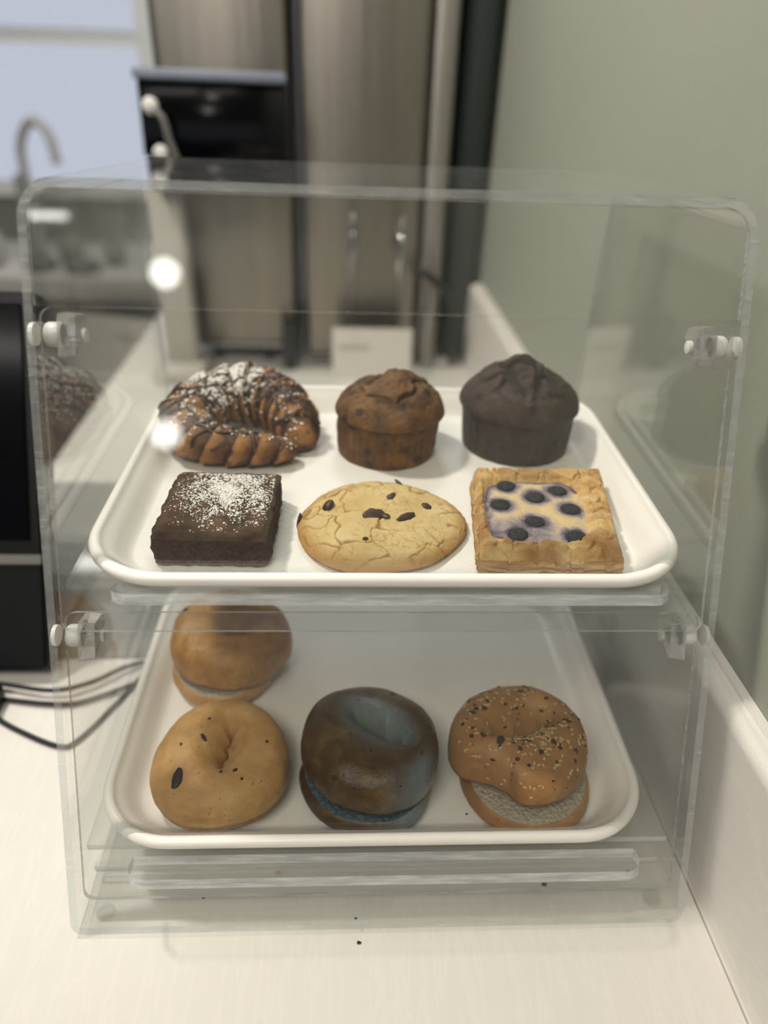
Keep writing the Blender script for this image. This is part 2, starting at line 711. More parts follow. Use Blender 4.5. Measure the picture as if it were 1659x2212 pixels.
M['block'] = gb.done()

# ================================================================== setting
ZC = -.003                                                     # counter top height; case stands on 3 mm feet
tag(box('floor', -6, 3, -14, 3, -.95, -.9, M['floor']), 'grey vinyl floor behind and left of the counter', None, None, 'structure')
tag(box('ceiling', -7, 3, -14, 3, 1.78, 1.82, M['ceiling']), 'white ceiling above the counter', None, None, 'structure')
LEAN = -.03                                                    # the wall is not quite square to the case


def lean_x(o, xmin=-9):
    for v_ in o.data.vertices:
        if v_.co.x > xmin:
            v_.co.x += LEAN * v_.co.y
    o.data.update()
    return o


tag(lean_x(box('wall_right', .2275, .30, -3, 2.66, -.9, 1.78, M['wall'])), 'plain sage green wall right of the counter', None, None, 'structure')
tag(box('wall_back', -4, .1480, 2.62, 2.70, -.9, 1.78, M['backwall']), 'pale back wall far behind the counter', None, None, 'structure')
fr = box('window_1', -2.3, -.66, 2.585, 2.619, -.03, 1.2, M['white'])
tag(fr, 'white framed window in the far back wall', None, None, 'structure')
for (a, b, c, d) in ((-2.24, -.72, .02, .43), (-2.24, -.72, .475, 1.14)):
    box('pane', a, b, 2.578, 2.5849, c, d, M['daylight'], fr)

# front counter with its upstand on the wall side
ct = empty('service_counter', (-.1, .3, ZC), 'long white laminate counter under the acrylic pastry case', 'counter')


def local(o, root):
    o.matrix_parent_inverse = Matrix.Translation(-Vector(root.location))
    return o


local(lean_x(box('worktop', -.404, .2070, -.16, 1.9, ZC - .036, ZC, M['counter'], ct, .002), 0), ct)
local(box('cabinet_body', -.38, .1480, -.14, 1.88, -.899, ZC - .036, M['cabinet'], ct), ct)
# coved upstand: profile with an inner cove and a rounded top
prof = [(.2272, ZC - .036), (.2072, ZC - .036), (.2072, ZC + .0002)]
for k in range(6):
    prof.append((.2075 + .0015 * k / 5, ZC + .0012 + .010 * (k / 5) ** 2))
for k in range(9):
    a = k / 8 * PI / 2
    prof.append((.2180 - .009 * math.cos(a), .1225 + .009 * math.sin(a)))
prof += [(.2205, .1320), (.2212, .1336), (.2272, .1336)]
vs, fs = [], []
for y in (-.16, .985):
    vs += [(x, y, z) for x, z in prof]
npf = len(prof)
for i in range(npf):
    j = (i + 1) % npf
    fs.append((i, j, j + npf, i + npf))
fs.append(tuple(range(npf - 1, -1, -1)))
fs.append(tuple(range(npf, 2 * npf)))
us = lean_x(mesh_obj('upstand', vs, fs, M['counter'], None, smooth=False))
tag(us, 'white laminate upstand with rounded top edge along the green wall', 'upstand')

# ================================================================== display case
K = .1598 / .4029                                              # slope of the slanted front: y = K z
HW, HT, YB, T = .191, .4029, .3813, .0045
DROP = .0165                                                   # the top sheet sags toward the back
case = empty('pastry_display_case', (0, 0, 0), 'clear acrylic two-tier pastry case with sloping hinged doors on the white counter', 'display case')


def ring(off, rt=.019, rb=.007, seg=8):
    x, z0, z1 = HW - off, off, HT - off
    rt, rb = max(rt - off, .004), max(rb - off, .002)
    pts = []
    for cx, cz, r, a0 in ((x - rt, z1 - rt, rt, 0), (-x + rt, z1 - rt, rt, PI / 2), (-x + rb, z0 + rb, rb, PI), (x - rb, z0 + rb, rb, 1.5 * PI)):
        for k in range(seg + 1):
            a = a0 + k / seg * PI / 2
            pts.append((cx + r * math.cos(a), cz + r * math.sin(a)))
    return pts


O_, I_ = ring(0), ring(T)
nr = len(O_)
vs = [(x, K * z, z) for x, z in O_] + [(x, K * z, z) for x, z in I_] + [(x, YB, z - DROP * max(0, z - .3) / .1) for x, z in O_] + [(x, YB, z - DROP * max(0, z - .3) / .1) for x, z in I_]
fs, mi = [], []
for i in range(nr):
    j = (i + 1) % nr
    fs.append((i, j, j + nr, i + nr)); mi.append(1)                                  # front edge
    fs.append((i + 2 * nr, i + 3 * nr, j + 3 * nr, j + 2 * nr)); mi.append(1)        # rear edge
    fs.append((i, i + 2 * nr, j + 2 * nr, j)); mi.append(0)                          # outside
    fs.append((i + nr, j + nr, j + 3 * nr, i + 3 * nr)); mi.append(0)                # inside
sh = mesh_obj('shell', vs, fs, [M['sheet'], M['edge']], case, smooth=True, mat_idx=mi)
sh.data.set_sharp_from_angle(angle=math.radians(35))


def front_pt(x, z, off=0.0):
    """a point on the slanted front plane, pushed off inward along the plane normal"""
    n = Vector((0, 1, -K)).normalized()
    return Vector((x, K * z, z)) + n * off


def slab_on_front(name, x0, x1, za, zb, off, th, r, mats, parent, corners=(1, 1, 1, 1), smooth=True):
    """rounded sheet lying parallel to the sloping front; za..zb are heights"""
    up = Vector((0, K, 1)).normalized()
    n = Vector((0, 1, -K)).normalized()
    o = front_pt(0, za, off)
    h = (zb - za) * math.sqrt(1 + K * K)
    pts = []
    for (cx, cz, a0, c) in ((x1 - r, h - r, 0, corners[0]), (x0 + r, h - r, PI / 2, corners[1]), (x0 + r, r, PI, corners[2]), (x1 - r, r, 1.5 * PI, corners[3])):
        if c:
            for k in range(7):
                a = a0 + k / 6 * PI / 2
                pts.append((cx + r * math.cos(a), cz + r * math.sin(a)))
        else:
            sx, sz = (1 if math.cos(a0 + .78) > 0 else -1), (1 if math.sin(a0 + .78) > 0 else -1)
            pts.append((cx + r * sx, cz + r * sz))
    m = len(pts)
    vs = [o + Vector((x, 0, 0)) + up * z for x, z in pts] + [o + Vector((x, 0, 0)) + up * z + n * th for x, z in pts]
    fs = [tuple(range(m)), tuple(range(2 * m - 1, m - 1, -1))]
    mi = [0, 0]
    for i in range(m):
        j = (i + 1) % m
        fs.append((i, i + m, j + m, j)); mi.append(1)
    ob = mesh_obj(name, vs, fs, mats, parent, smooth=False, mat_idx=mi)
    return ob


# fixed pane above the upper door
slab_on_front('front_pane', -HW + T + .0003, HW - T - .0003, .3455, HT - T - .0003, .0005, .003, .012, [M['door'], M['edge_x']], case, (1, 1, 0, 0))
# shelf sheets
box('shelf', -HW + T + .0002, HW - T - .0002, .0966, YB - .004, .1920, .1970, [M['sheet']], case)
box('shelf', -HW + T + .0002, HW - T - .0002, .0367, YB - .004, .0302, .0352, [M['sheet']], case)
for o, y0, z0, z1 in ((case.children[-2], .0966, .1920, .1970), (case.children[-1], .0367, .0302, .0352)):
    o.data.materials.append(M['edge_x'])
    for p in o.data.polygons:
        if abs(p.normal.z) < .5 and abs(p.normal.x) < .5:
            p.material_index = 1
# low stop rail glued across the base sheet
rl = box('base_rail', -HW + T + .0002, HW - T - .0002, .0375, .0415, T + .0002, T + .006, [M['sheet']], case)
rl.data.materials.append(M['edge_x'])
for p in rl.data.polygons:
    if p.normal.y < -.5:
        p.material_index = 1
for sx, y in ((-.1745, .0145), (.1775, .0165), (-.1745, .36), (.1775, .36)):
    v_, f_ = lathe([(0.0001, -.0029), (.0052, -.0029), (.0056, -.0024), (.0056, -.0001), (.0001, -.0001)], 28)
    mesh_obj('rubber_foot', v_, f_, M['sheet'], case, smooth=False, loc=(sx, y, 0))


def plate_handle(name, xa, xb, zt, depth, th, parent):
    """ledge handle: a plate square to the door with rounded front corners"""
    up = Vector((0, K, 1)).normalized()
    n = -Vector((0, 1, -K)).normalized()
    o = front_pt(0, zt, .0052)
    r = depth * .62
    pts = [(xb, 0)]
    for (cx, cd, a0) in ((xb - r, depth - r, 0), (xa + r, depth - r, PI / 2)):
        for k in range(10):
            a = a0 + k / 9 * PI / 2
            pts.append((cx + r * math.cos(a), cd + r * math.sin(a)))
    pts.append((xa, 0))
    m = len(pts)
    vs = [o + Vector((x, 0, 0)) + n * d for x, d in pts] + [o + Vector((x, 0, 0)) + n * d - up * th for x, d in pts]
    fs = [tuple(range(m)), tuple(range(2 * m - 1, m - 1, -1))]
    mi = [0, 0]
    for i in range(m):
        j = (i + 1) % m
        fs.append((i, i + m, j + m, j)); mi.append(1)
    return mesh_obj(name, vs, fs, [M['sheet'], M['edge_x']], parent, smooth=False, mat_idx=mi)


def hinge(parent, side, z):
    """nylon standoff through the side wall with a clear pivot block on the door's edge"""
    sgn = side
    c = front_pt(0, z, .0155)
    xw = HW * sgn

    def cyl(name, xa, xb, rad, mat, seg=20, taper=0.0):
        rr = [rad * (1 - taper), rad, rad, rad * (1 - taper)]
        xs = [xa, xa + (xb - xa) * .15, xa + (xb - xa) * .85, xb]
        v, f = tube_data([Vector((x, c.y, c.z)) for x in xs], rr, seg)
        o = mesh_obj(name, v, f, mat, parent, smooth=True)
        o.data.set_sharp_from_angle(angle=math.radians(50))
        return o
    inner = xw - sgn * T
    cyl('standoff_collar', xw + sgn * .0003, xw + sgn * .0035, .0062, M['nylon'], 20, .35)
    cyl('standoff', inner - sgn * .0005, inner - sgn * .0095, .0066, M['nylon'], 20, .12)
    # pivot block: outline in the y/z plane, extruded along x
    bx0, bx1 = inner - sgn * .0095, inner - sgn * .0185
    up = Vector((0, K, 1)).normalized()
    n = Vector((0, 1, -K)).normalized()
    pts = []
    hh, dd = .0122, .0110
    for (a_, b_, a0, r) in ((hh, dd, 0, .006), (hh, -dd, PI / 2, .0015), (-hh, -dd, PI, .0015), (-hh, dd, 1.5 * PI, .006)):
        ca, cb = a_ - math.copysign(r, a_), b_ - math.copysign(r, b_)
        for k in range(5):
            a = a0 + k / 4 * PI / 2
            pts.append((ca + r * math.cos(a), cb + r * (math.sin(a)) * 1))
    # order the outline by angle so it is simple and convex
    pts.sort(key=lambda p: math.atan2(p[1], p[0]))
    pts = [(min(hh, max(-hh, p[0])), min(dd, max(-dd, p[1]))) for p in pts]
    m = len(pts)
    bm = bmesh.new()
    A = [bm.verts.new(Vector((bx0, c.y, c.z)) + up * p + n * q) for p, q in pts]
    B = [bm.verts.new(Vector((bx1, c.y, c.z)) + up * p * .92 + n * q * .92) for p, q in pts]
    bm.faces.new(A); bm.faces.new(B[::-1])
    for i in range(m):
        j = (i + 1) % m
        bm.faces.new((A[i], A[j], B[j], B[i]))
    bm_obj('pivot_block', bm, M['block'], parent, smooth=True, sharp=math.radians(30))
    cyl('pivot_screw', inner - sgn * .0188, inner - sgn * .0218, .0036, M['nylon'], 16, .3)


for (zt, zb, off, hz, xa, xb) in ((.3450, .1800, .0045, .2065, -.1540, .1585), (.1892, .0160, .0045, .0460, -.1530, .1570)):
    top = zt > .3
    d_off = .0040 if top else .0085
    dr = slab_on_front('front_door', -HW + T + .0012, HW - T - .0012, zb, zt, d_off, .003, .0065, [M['door'], M['edge_x']], case)
    # the ledge handle in front
    up = Vector((0, K, 1)).normalized()
    h = plate_handle('door_handle', xa, xb, hz, .020 if top else .021, .0062, dr)
    if not top:
        pass
    for s in (-1, 1):
        hinge(dr, s, zt - .0125 if top else zt - .0150)

# ================================================================== trays
TW, TD = .355, .269


def tray(x0, y0, zr, label):
    """rounded rectangular tray: rolled rim, sloping inside wall, flat floor with a fine weave"""
    n_c = 14

    def outline(ins, z, rad):
        r = max(rad, .004)
        hx, hy = TW / 2 - ins, TD / 2 - ins
        pts = []
        for cx, cyy, a0 in ((hx - r, hy - r, 0), (-hx + r, hy - r, PI / 2), (-hx + r, -hy + r, PI), (hx - r, -hy + r, 1.5 * PI)):
            for k in range(n_c + 1):
                a = a0 + k / n_c * PI / 2
                pts.append((cx + r * math.cos(a), cyy + r * math.sin(a), z))
        return pts
    R0 = .050
    depth = .0190
    secs = []                                                  # (inset, z, corner radius, floor flag)
    secs.append((.024, -depth - .0012, R0 - .020, 0))          # underside
    secs.append((.0215, -depth - .0002, R0 - .018, 0))
    secs.append((.0085, -.0085, R0 - .0080, 0))
    secs.append((.0050, -.0070, R0 - .004, 0))
    secs.append((.0012, -.0070, R0 - .001, 0))
    for k in range(8):                                         # rolled rim
        a = PI + .35 - (k / 7) * (PI + .2)
        secs.append((.0038 + .0038 * math.cos(a), -.0038 + .0038 * math.sin(a) if k else -.0052, R0 - (.0038 + .0038 * math.cos(a)) * .9, 0))
    secs.append((.0100, -.0042, R0 - .009, 0))
    secs.append((.0150, -.0105, R0 - .013, 0))
    secs.append((.0190, -.0152, R0 - .017, 0))
    secs.append((.0215, -.0172, R0 - .020, 0))
    secs.append((.0240, -.0180, R0 - .022, 0))
    secs.append((.0275, -.0180, R0 - .025, 1))
    vs, fs, at = [], [], []
    for ins, z, rad, fl in secs:
        p = outline(ins, z, rad)
        vs += p
        at += [fl] * len(p)
    m = len(vs) // len(secs)
    for i in range(len(secs) - 1):
        for k in range(m):
            a, b = i * m + k, i * m + (k + 1) % m
            fs.append((a, b, b + m, a + m))
    fs.append(tuple(range((len(secs) - 1) * m, len(secs) * m)))
    fs.append(tuple(range(m - 1, -1, -1)))
    o = mesh_obj('serving_tray', vs, fs, M['tray'], None, smooth=True, attrs={'floor': at}, loc=(x0, y0 + TD / 2, zr))
    o.data.set_sharp_from_angle(angle=math.radians(50))
    tag(o, label, 'tray', 'white trays in the pastry case')
    return o


ZU, ZL = .2174, .0556
tray(.0006, .0753, ZU, 'white plastic tray on the upper shelf, carrying brownie, cookie and muffins')
tray(-.0042, .0233, ZL, 'white plastic tray on the lower shelf, carrying the bagels')
FU, FL = ZU - .0180, ZL - .0180                                # tray floor heights


# ================================================================== brownie
def brownie():
    cx, cyy, w, d, h = -.1035, .1455, .0665, .077, .0235
    root = empty('brownie', (cx, cyy, FU), 'square dark chocolate brownie dusted with icing sugar, front left on the upper tray', 'brownie')
    n = 46
    nz = 18
    vs, fs, top = [], [], []
    idx = {}

    def vert(a, b, c):
        # a,b,c in -1..1
        key = (round(a * 1000), round(b * 1000), round(c * 1000))
        if key in idx:
            return idx[key]
        p = Vector((a * w / 2, b * d / 2, c * h / 2))
        r = .0035
        q = Vector((max(-w / 2 + r, min(w / 2 - r, p.x)), max(-d / 2 + r, min(d / 2 - r, p.y)), max(-h / 2 + r, min(h / 2 - r, p.z))))
        dirv = p - q
        if dirv.length > 1e-9:
            p = q + dirv.normalized() * r
        nrm = Vector((a, b, c * 1.0))
        is_top = c > .999
        side = max(abs(a), abs(b)) > .999
        # slightly irregular outline, front face leaning out
        p.x += .0016 * fbm((p.x * 0 + .3, p.y, p.z), 60, 3) * (1 if abs(a) > .6 else .3)
        dn = fbm(p, 130, 5)
        dn2 = fbm(p + Vector((1, 2, 3)), 420, 3)
        out = Vector((a if abs(a) > .9 else 0, b if abs(b) > .9 else 0, 0))
        if out.length > 0 and c < .96:
            out.normalize()
            p += out * (dn * .0022 + dn2 * .0011 + .0008)
        if c > .9:
            p.z += .0016 * fbm(p, 45, 4) + .0006 * dn2 - .0012 * sstep(.75, 1, max(abs(a), abs(b)))
            # wrinkled crust near the front edge
            p.z += .0011 * math.sin(p.y * 900 + 5 * noise.noise(p * 70)) * sstep(-.55, -.95, b)
            if b < -.93:
                p.y -= .0014 * abs(noise.noise(p * 160))
        # top leans forward over the base
        p.y -= (p.z / h) * .0035
        p.z = max(p.z, -h / 2)
        vs.append((p.x, p.y, p.z + h / 2))
        top.append(1.0 if c > .93 else (.45 if c > .8 else 0.0))
        idx[key] = len(vs) - 1
        return idx[key]

    def g(m):
        return [-1 + 2 * k / m for k in range(m + 1)]
    for (ua, na, ub, nb, uc, val) in ((0, n, 1, n, 2, 1), (0, n, 1, n, 2, -1), (0, n, 2, nz, 1, 1), (0, n, 2, nz, 1, -1), (1, n, 2, nz, 0, 1), (1, n, 2, nz, 0, -1)):
        A_, B_ = g(na), g(nb)
        for i in range(na):
            for j in range(nb):
                q = []
                for (aa, bb) in ((A_[i], B_[j]), (A_[i + 1], B_[j]), (A_[i + 1], B_[j + 1]), (A_[i], B_[j + 1])):
                    c3 = [0, 0, 0]
                    c3[ua] = aa; c3[ub] = bb; c3[uc] = val
                    q.append(vert(*c3))
                flip = (val < 0) ^ (uc == 1)
                fs.append(q[::-1] if flip else q)
    o = mesh_obj('cake', vs, fs, M['brownie'], root, smooth=True, attrs={'top': top})
    root.rotation_euler = (0, 0, math.radians(-1.5))
    bvh = bvh_of(o)
    rnd = random.Random(3)
    pts = []
    for _try in range(90000):
        if len(pts) >= 4600:
            break
        x = rnd.gauss(.005, .0150)
        y = rnd.gauss(.011, .0185)
        if abs(x) > w / 2 - .002 or abs(y) > d / 2 - .003:
            continue
        if rnd.random() > .25 + 1.3 * max(0, fbm((x, y, 0), 95, 3) + .18) - .35 * sstep(.0, -.035, y):
            continue
        hit = bvh.ray_cast(Vector((x, y, .05)), Vector((0, 0, -1)))
        if hit[0] is None:
            continue
        pts.append((hit[0] + Vector((0, 0, .0001)), hit[1], rnd.uniform(.00016, .0006) * (1 if rnd.random() < .86 else 1.9)))
    scatter_blobs('powdered_sugar', pts, root, M['sugar'], 4, .6)


brownie()


# ================================================================== cookie
def cookie():
    cx, cyy = -.0035, .1500
    root = empty('chocolate_chip_cookie', (cx, cyy, FU), 'large round golden cookie with chocolate chips between brownie and blueberry pastry', 'cookie')
    nt, nrr = 260, 110
    vs, fs, ck, ed = [], [], [], []

    def rad(a):
        s = math.sin(a)
        r = .0528 + .0012 * math.sin(2 * a + .6) + .0010 * math.sin(3 * a + 2) + .0012 * noise.noise(Vector((math.cos(a) * 2, math.sin(a) * 2, .3)))
        # pointed right shoulder like the photograph
        r += .0022 * math.exp(-((a - .0) / .35) ** 2)
        return r
    H = .0150
    for i in range(nrr):
        t = i / (nrr - 1)
        for k in range(nt):
            a = 2 * PI * k / nt
            if a > PI:
                a_ = a - 2 * PI
            else:
                a_ = a
            R_ = rad(a_)
            if t < .88:
                s = t / .88
                rr = R_ * math.sin(s * PI / 2) ** .92
                z = .0035 + (H - .0035) * (max(0, 1 - (rr / R_) ** 2.6)) ** .62
            else:
                s = (t - .88) / .12
                rr = R_ * (1 - .10 * s ** 1.5)
                z = .0035 * (1 - s)
            x, y = rr * math.cos(a), rr * math.sin(a)
            p = Vector((x, y, z))
            c1 = crack((x + .006 * noise.noise(Vector((x, y, 0)) * 90), y + .006 * noise.noise(Vector((x, y, 4)) * 90), 0), 42)
            c2 = crack((x + 3, y, z * .5), 130)
            m1 = max(sstep(.0, .075, c1), sstep(.02, -.10, fbm((x, y, 2), 26, 2)))
            m2 = max(sstep(.0, .10, c2), sstep(.10, .0, fbm((x, y, 5), 55, 2)))
            up = 1 if t < .88 else 0
            z += up * (.0016 * fbm(p, 40, 4) + .0006 * fbm(p, 240, 3)) - up * ((1 - m1) * .0011 + (1 - m2) * .0005)
            ck.append(min(1, .25 * 0 + m1 * (.55 + .45 * m2)))
            ed.append(sstep(.80, .99, rr / R_) * .8 if t < .88 else .9)
            vs.append((x, y, max(z, 0)))
    for i in range(nrr - 1):
        for k in range(nt):
            a, b = i * nt + k, i * nt + (k + 1) % nt
            fs.append((a, a + nt, b + nt, b))
    o = mesh_obj('biscuit', vs, fs, M['cookie'], root, smooth=True, attrs={'crack': ck, 'edge': ed})
    bvh = bvh_of(o)
    rnd = random.Random(9)
    # (x, y, long, short, angle, kind)
    chips = [(-.0335, .0065, .0046, .0040, 0, 'dome'), (-.0520, .0020, .0050, .0030, .9, 'flat'), (-.0045, -.0060, .0062, .0036, -.1, 'flat'),
             (.0030, -.0074, .0030, .0018, -.15, 'flat'), (.0160, -.0080, .0062, .0022, .05, 'flat'), (.0075, .0175, .0046, .0022, .1, 'half'),
             (.0310, .0080, .0034, .0030, 0, 'half'), (.0150, .0430, .0046, .0020, -.3, 'flat'), (-.0100, -.0300, .0016, .0010, .6, 'flat')]
    for i, (x, y, a, b, an, kd) in enumerate(chips):
        hit = bvh.ray_cast(Vector((x, y, .06)), Vector((0, 0, -1)))
        co, nr_ = hit[0], (hit[1] + Vector((0, 0, .6))).normalized()
        bm = bmesh.new()
        bmesh.ops.create_icosphere(bm, subdivisions=3, radius=1)
        hgt = {'dome': .0030, 'flat': .0012, 'half': .0016}[kd]
        q = nr_.to_track_quat('Z', 'Y')
        for v in bm.verts:
            w_ = 1 + (.05 if kd == 'dome' else .28) * noise.noise(v.co * 1.7 + Vector((i * 3, 0, 0)))
            p = Vector((v.co.x * a * w_ * 1.15, v.co.y * b * w_ * 1.25, v.co.z * hgt))
            p = Vector((p.x * math.cos(an) - p.y * math.sin(an), p.x * math.sin(an) + p.y * math.cos(an), p.z))
            v.co = co + q @ p + Vector((0, 0, .0002 if kd != 'half' else -.0003))
        bm_obj('chocolate_chip', bm, M['choc'], root, smooth=True)


cookie()


# ================================================================== blueberry danish
def danish():
    A_, B_, C_, D_ = Vector((.0535, .0985, 0)), Vector((.1385, .0980, 0)), Vector((.1545, .2010, 0)), Vector((.0640, .2010, 0))
    ctr = (A_ + B_ + C_ + D_) / 4
    root = empty('blueberry_pastry', (ctr.x, ctr.y, FU), 'square golden puff pastry with cream filling and blueberries, front right on the upper tray', 'pastry')

    def bil(u, v):                                             # u,v in 0..1
        return A_ * (1 - u) * (1 - v) + B_ * u * (1 - v) + C_ * u * v + D_ * (1 - u) * v - ctr
    H = .0205
    n = 150
    fu0, fu1, fv0, fv1 = .055, .80, .13, .85                    # filling region in u, v

    def fill_sd(u, v):
        """signed measure: <1 inside the filling"""
        x = (u - (fu0 + fu1) / 2) / ((fu1 - fu0) / 2)
        y = (v - (fv0 + fv1) / 2) / ((fv1 - fv0) / 2)
        k = (abs(x) ** 4.5 + abs(y) ** 4.5) ** (1 / 4.5)
        return k + .07 * noise.noise(Vector((u * 6, v * 6, 1.7)))
    vs, fs, hi, sd = [], [], [], []

    def top_h(u, v, p):
        e = min(u, 1 - u, v, 1 - v)
        ed = sstep(0, .045, e)
        z = H * (.80 + .20 * ed)
        k = fill_sd(u, v)
        rim = sstep(.93, 1.10, k)
        z = z * rim + .0150 * (1 - rim)
        if rim > .02:
            z += rim * (.0019 * fbm(p, 45, 4) + .0010 * math.sin(p.x * 420 + 6 * noise.noise(p * 60)) * noise.noise(p * 90))
            z += rim * (-.0026) * (1 - sstep(0, .13, crack((p.x, p.y, 0), 62)))
        return z, rim
    for j in range(n + 1):
        for i in range(n + 1):
            u, v = i / n, j / n
            p = bil(u, v)
            z, rim = top_h(u, v, p)
            e = min(u, 1 - u, v, 1 - v)
            if e < .03:
                z -= .003 * (1 - math.sqrt(max(0, 1 - (1 - e / .03) ** 2)))
                outd = Vector((p.x, p.y, 0)).normalized()
            vs.append((p.x, p.y, z))
            hi.append(sstep(.35, .8, fbm(p, 38, 3) + .6) * rim * (.45 + .55 * sstep(.35, 0, e)))
            sd.append(0.0)
    for j in range(n):
        for i in range(n):
            a = j * (n + 1) + i
            fs.append((a, a + 1, a + n + 2, a + n + 1))
    # laminated side walls
    ringi = [i for i in range(n + 1)] + [j * (n + 1) + n for j in range(1, n + 1)] + [n * (n + 1) + i for i in range(n - 1, -1, -1)] + [j * (n + 1) for j in range(n - 1, 0, -1)]
    m = len(ringi)
    prev = ringi
    nl = 16
    for l in range(1, nl + 1):
        t = l / nl
        cur = []
        for a in ringi:
            x, y, z = vs[a]
            zz = z * (1 - t)
            out = Vector((x, y, 0))
            ox = Vector((1, 0, 0)) * (1 if x > 0 else -1) if abs(x) / .044 > abs(y) / .051 else Vector((0, 1, 0)) * (1 if y > 0 else -1)
            bul = .0015 * math.sin(t * PI) + .0012 * math.sin(t * 26 + 3.5 * noise.noise(Vector((x, y, 0)) * 45)) * math.sin(t * PI) + .0013 * fbm((x, y, zz * 2), 90, 3)
            bul -= .003 * t ** 3 * (1 if y < 0 else .4)
            vs.append((x + ox.x * bul, y + ox.y * bul, zz))
            cur.append(len(vs) - 1)
            hi.append(.25 + .4 * max(0, fbm((x, y, zz * 3), 60, 2)))
            sd.append(1.0)
        for k in range(m):
            k2 = (k + 1) % m
            fs.append((prev[k2], prev[k], cur[k], cur[k2]))
        prev = cur
    fs.append(tuple(prev[::-1]))
    o = mesh_obj('pastry_shell', vs, fs, M['pastry'], root, smooth=True, attrs={'high': hi, 'side': sd})
    # filling: a wavy sheet with depth inside the hollow
    berr = [(.0826, .1786), (.1163, .1725), (.0994, .1640), (.0744, .1545), (.1195, .1500), (.0930, .1350), (.0795, .1215), (.1150, .1190)]
    berr = [Vector((x - ctr.x, y - ctr.y, 0)) for x, y in berr]
    vs, fs, st = [], [], []
    m2 = 80
    keep = {}
    for j in range(m2 + 1):
        for i in range(m2 + 1):
            u = fu0 - .05 + (fu1 - fu0 + .10) * i / m2
            v = fv0 - .05 + (fv1 - fv0 + .10) * j / m2
            k = fill_sd(u, v)
            p = bil(u, v)
            z = .0168 + .0012 * fbm(p, 60, 4) - .0010 * sstep(.75, 1.02, k)
            s = 0
            for q in berr:
                dd = (Vector((p.x, p.y, 0)) - q).length
                s = max(s, .80 * (1 - sstep(.0055, .0150, dd)))
                z -= .0016 * math.exp(-(dd / .0055) ** 2)
            s = max(s, .85 * sstep(.72, 1.0, k) * (1 if p.x < -.012 or p.y > .02 else .25))
            s = max(s, .6 * sstep(.0, -.02, p.y) * sstep(.3, -.2, p.x / .03))
            if k > 1.09:
                z = .010
            keep[(i, j)] = k
            vs.append((p.x, p.y, z))
            st.append(s)
    for j in range(m2):
        for i in range(m2):
            if min(keep[(i, j)], keep[(i + 1, j)], keep[(i + 1, j + 1)], keep[(i, j + 1)]) < 1.10:
                a = j * (m2 + 1) + i
                fs.append((a, a + 1, a + m2 + 2, a + m2 + 1))
    mesh_obj('cream_filling', vs, fs, M['filling'], root, smooth=True, attrs={'stain': st})
    for i, q in enumerate(berr):
        bm = bmesh.new()
        bmesh.ops.create_icosphere(bm, subdivisions=3, radius=1)
        for v in bm.verts:
            r_ = 1 + .10 * noise.noise(v.co * 2.2 + Vector((i, 0, 0))) + .05 * noise.noise(v.co * 7)
            dent = -.25 * math.exp(-((v.co.x + .1) ** 2 + v.co.y ** 2) * 5) if v.co.z > 0 else 0
            v.co = Vector((v.co.x * .0067 * r_, v.co.y * .0063 * r_, (v.co.z + dent) * .0034 * r_)) + q + Vector((0, 0, .0158))
        bm_obj('blueberry', bm, M['berry'], root, smooth=True)


danish()


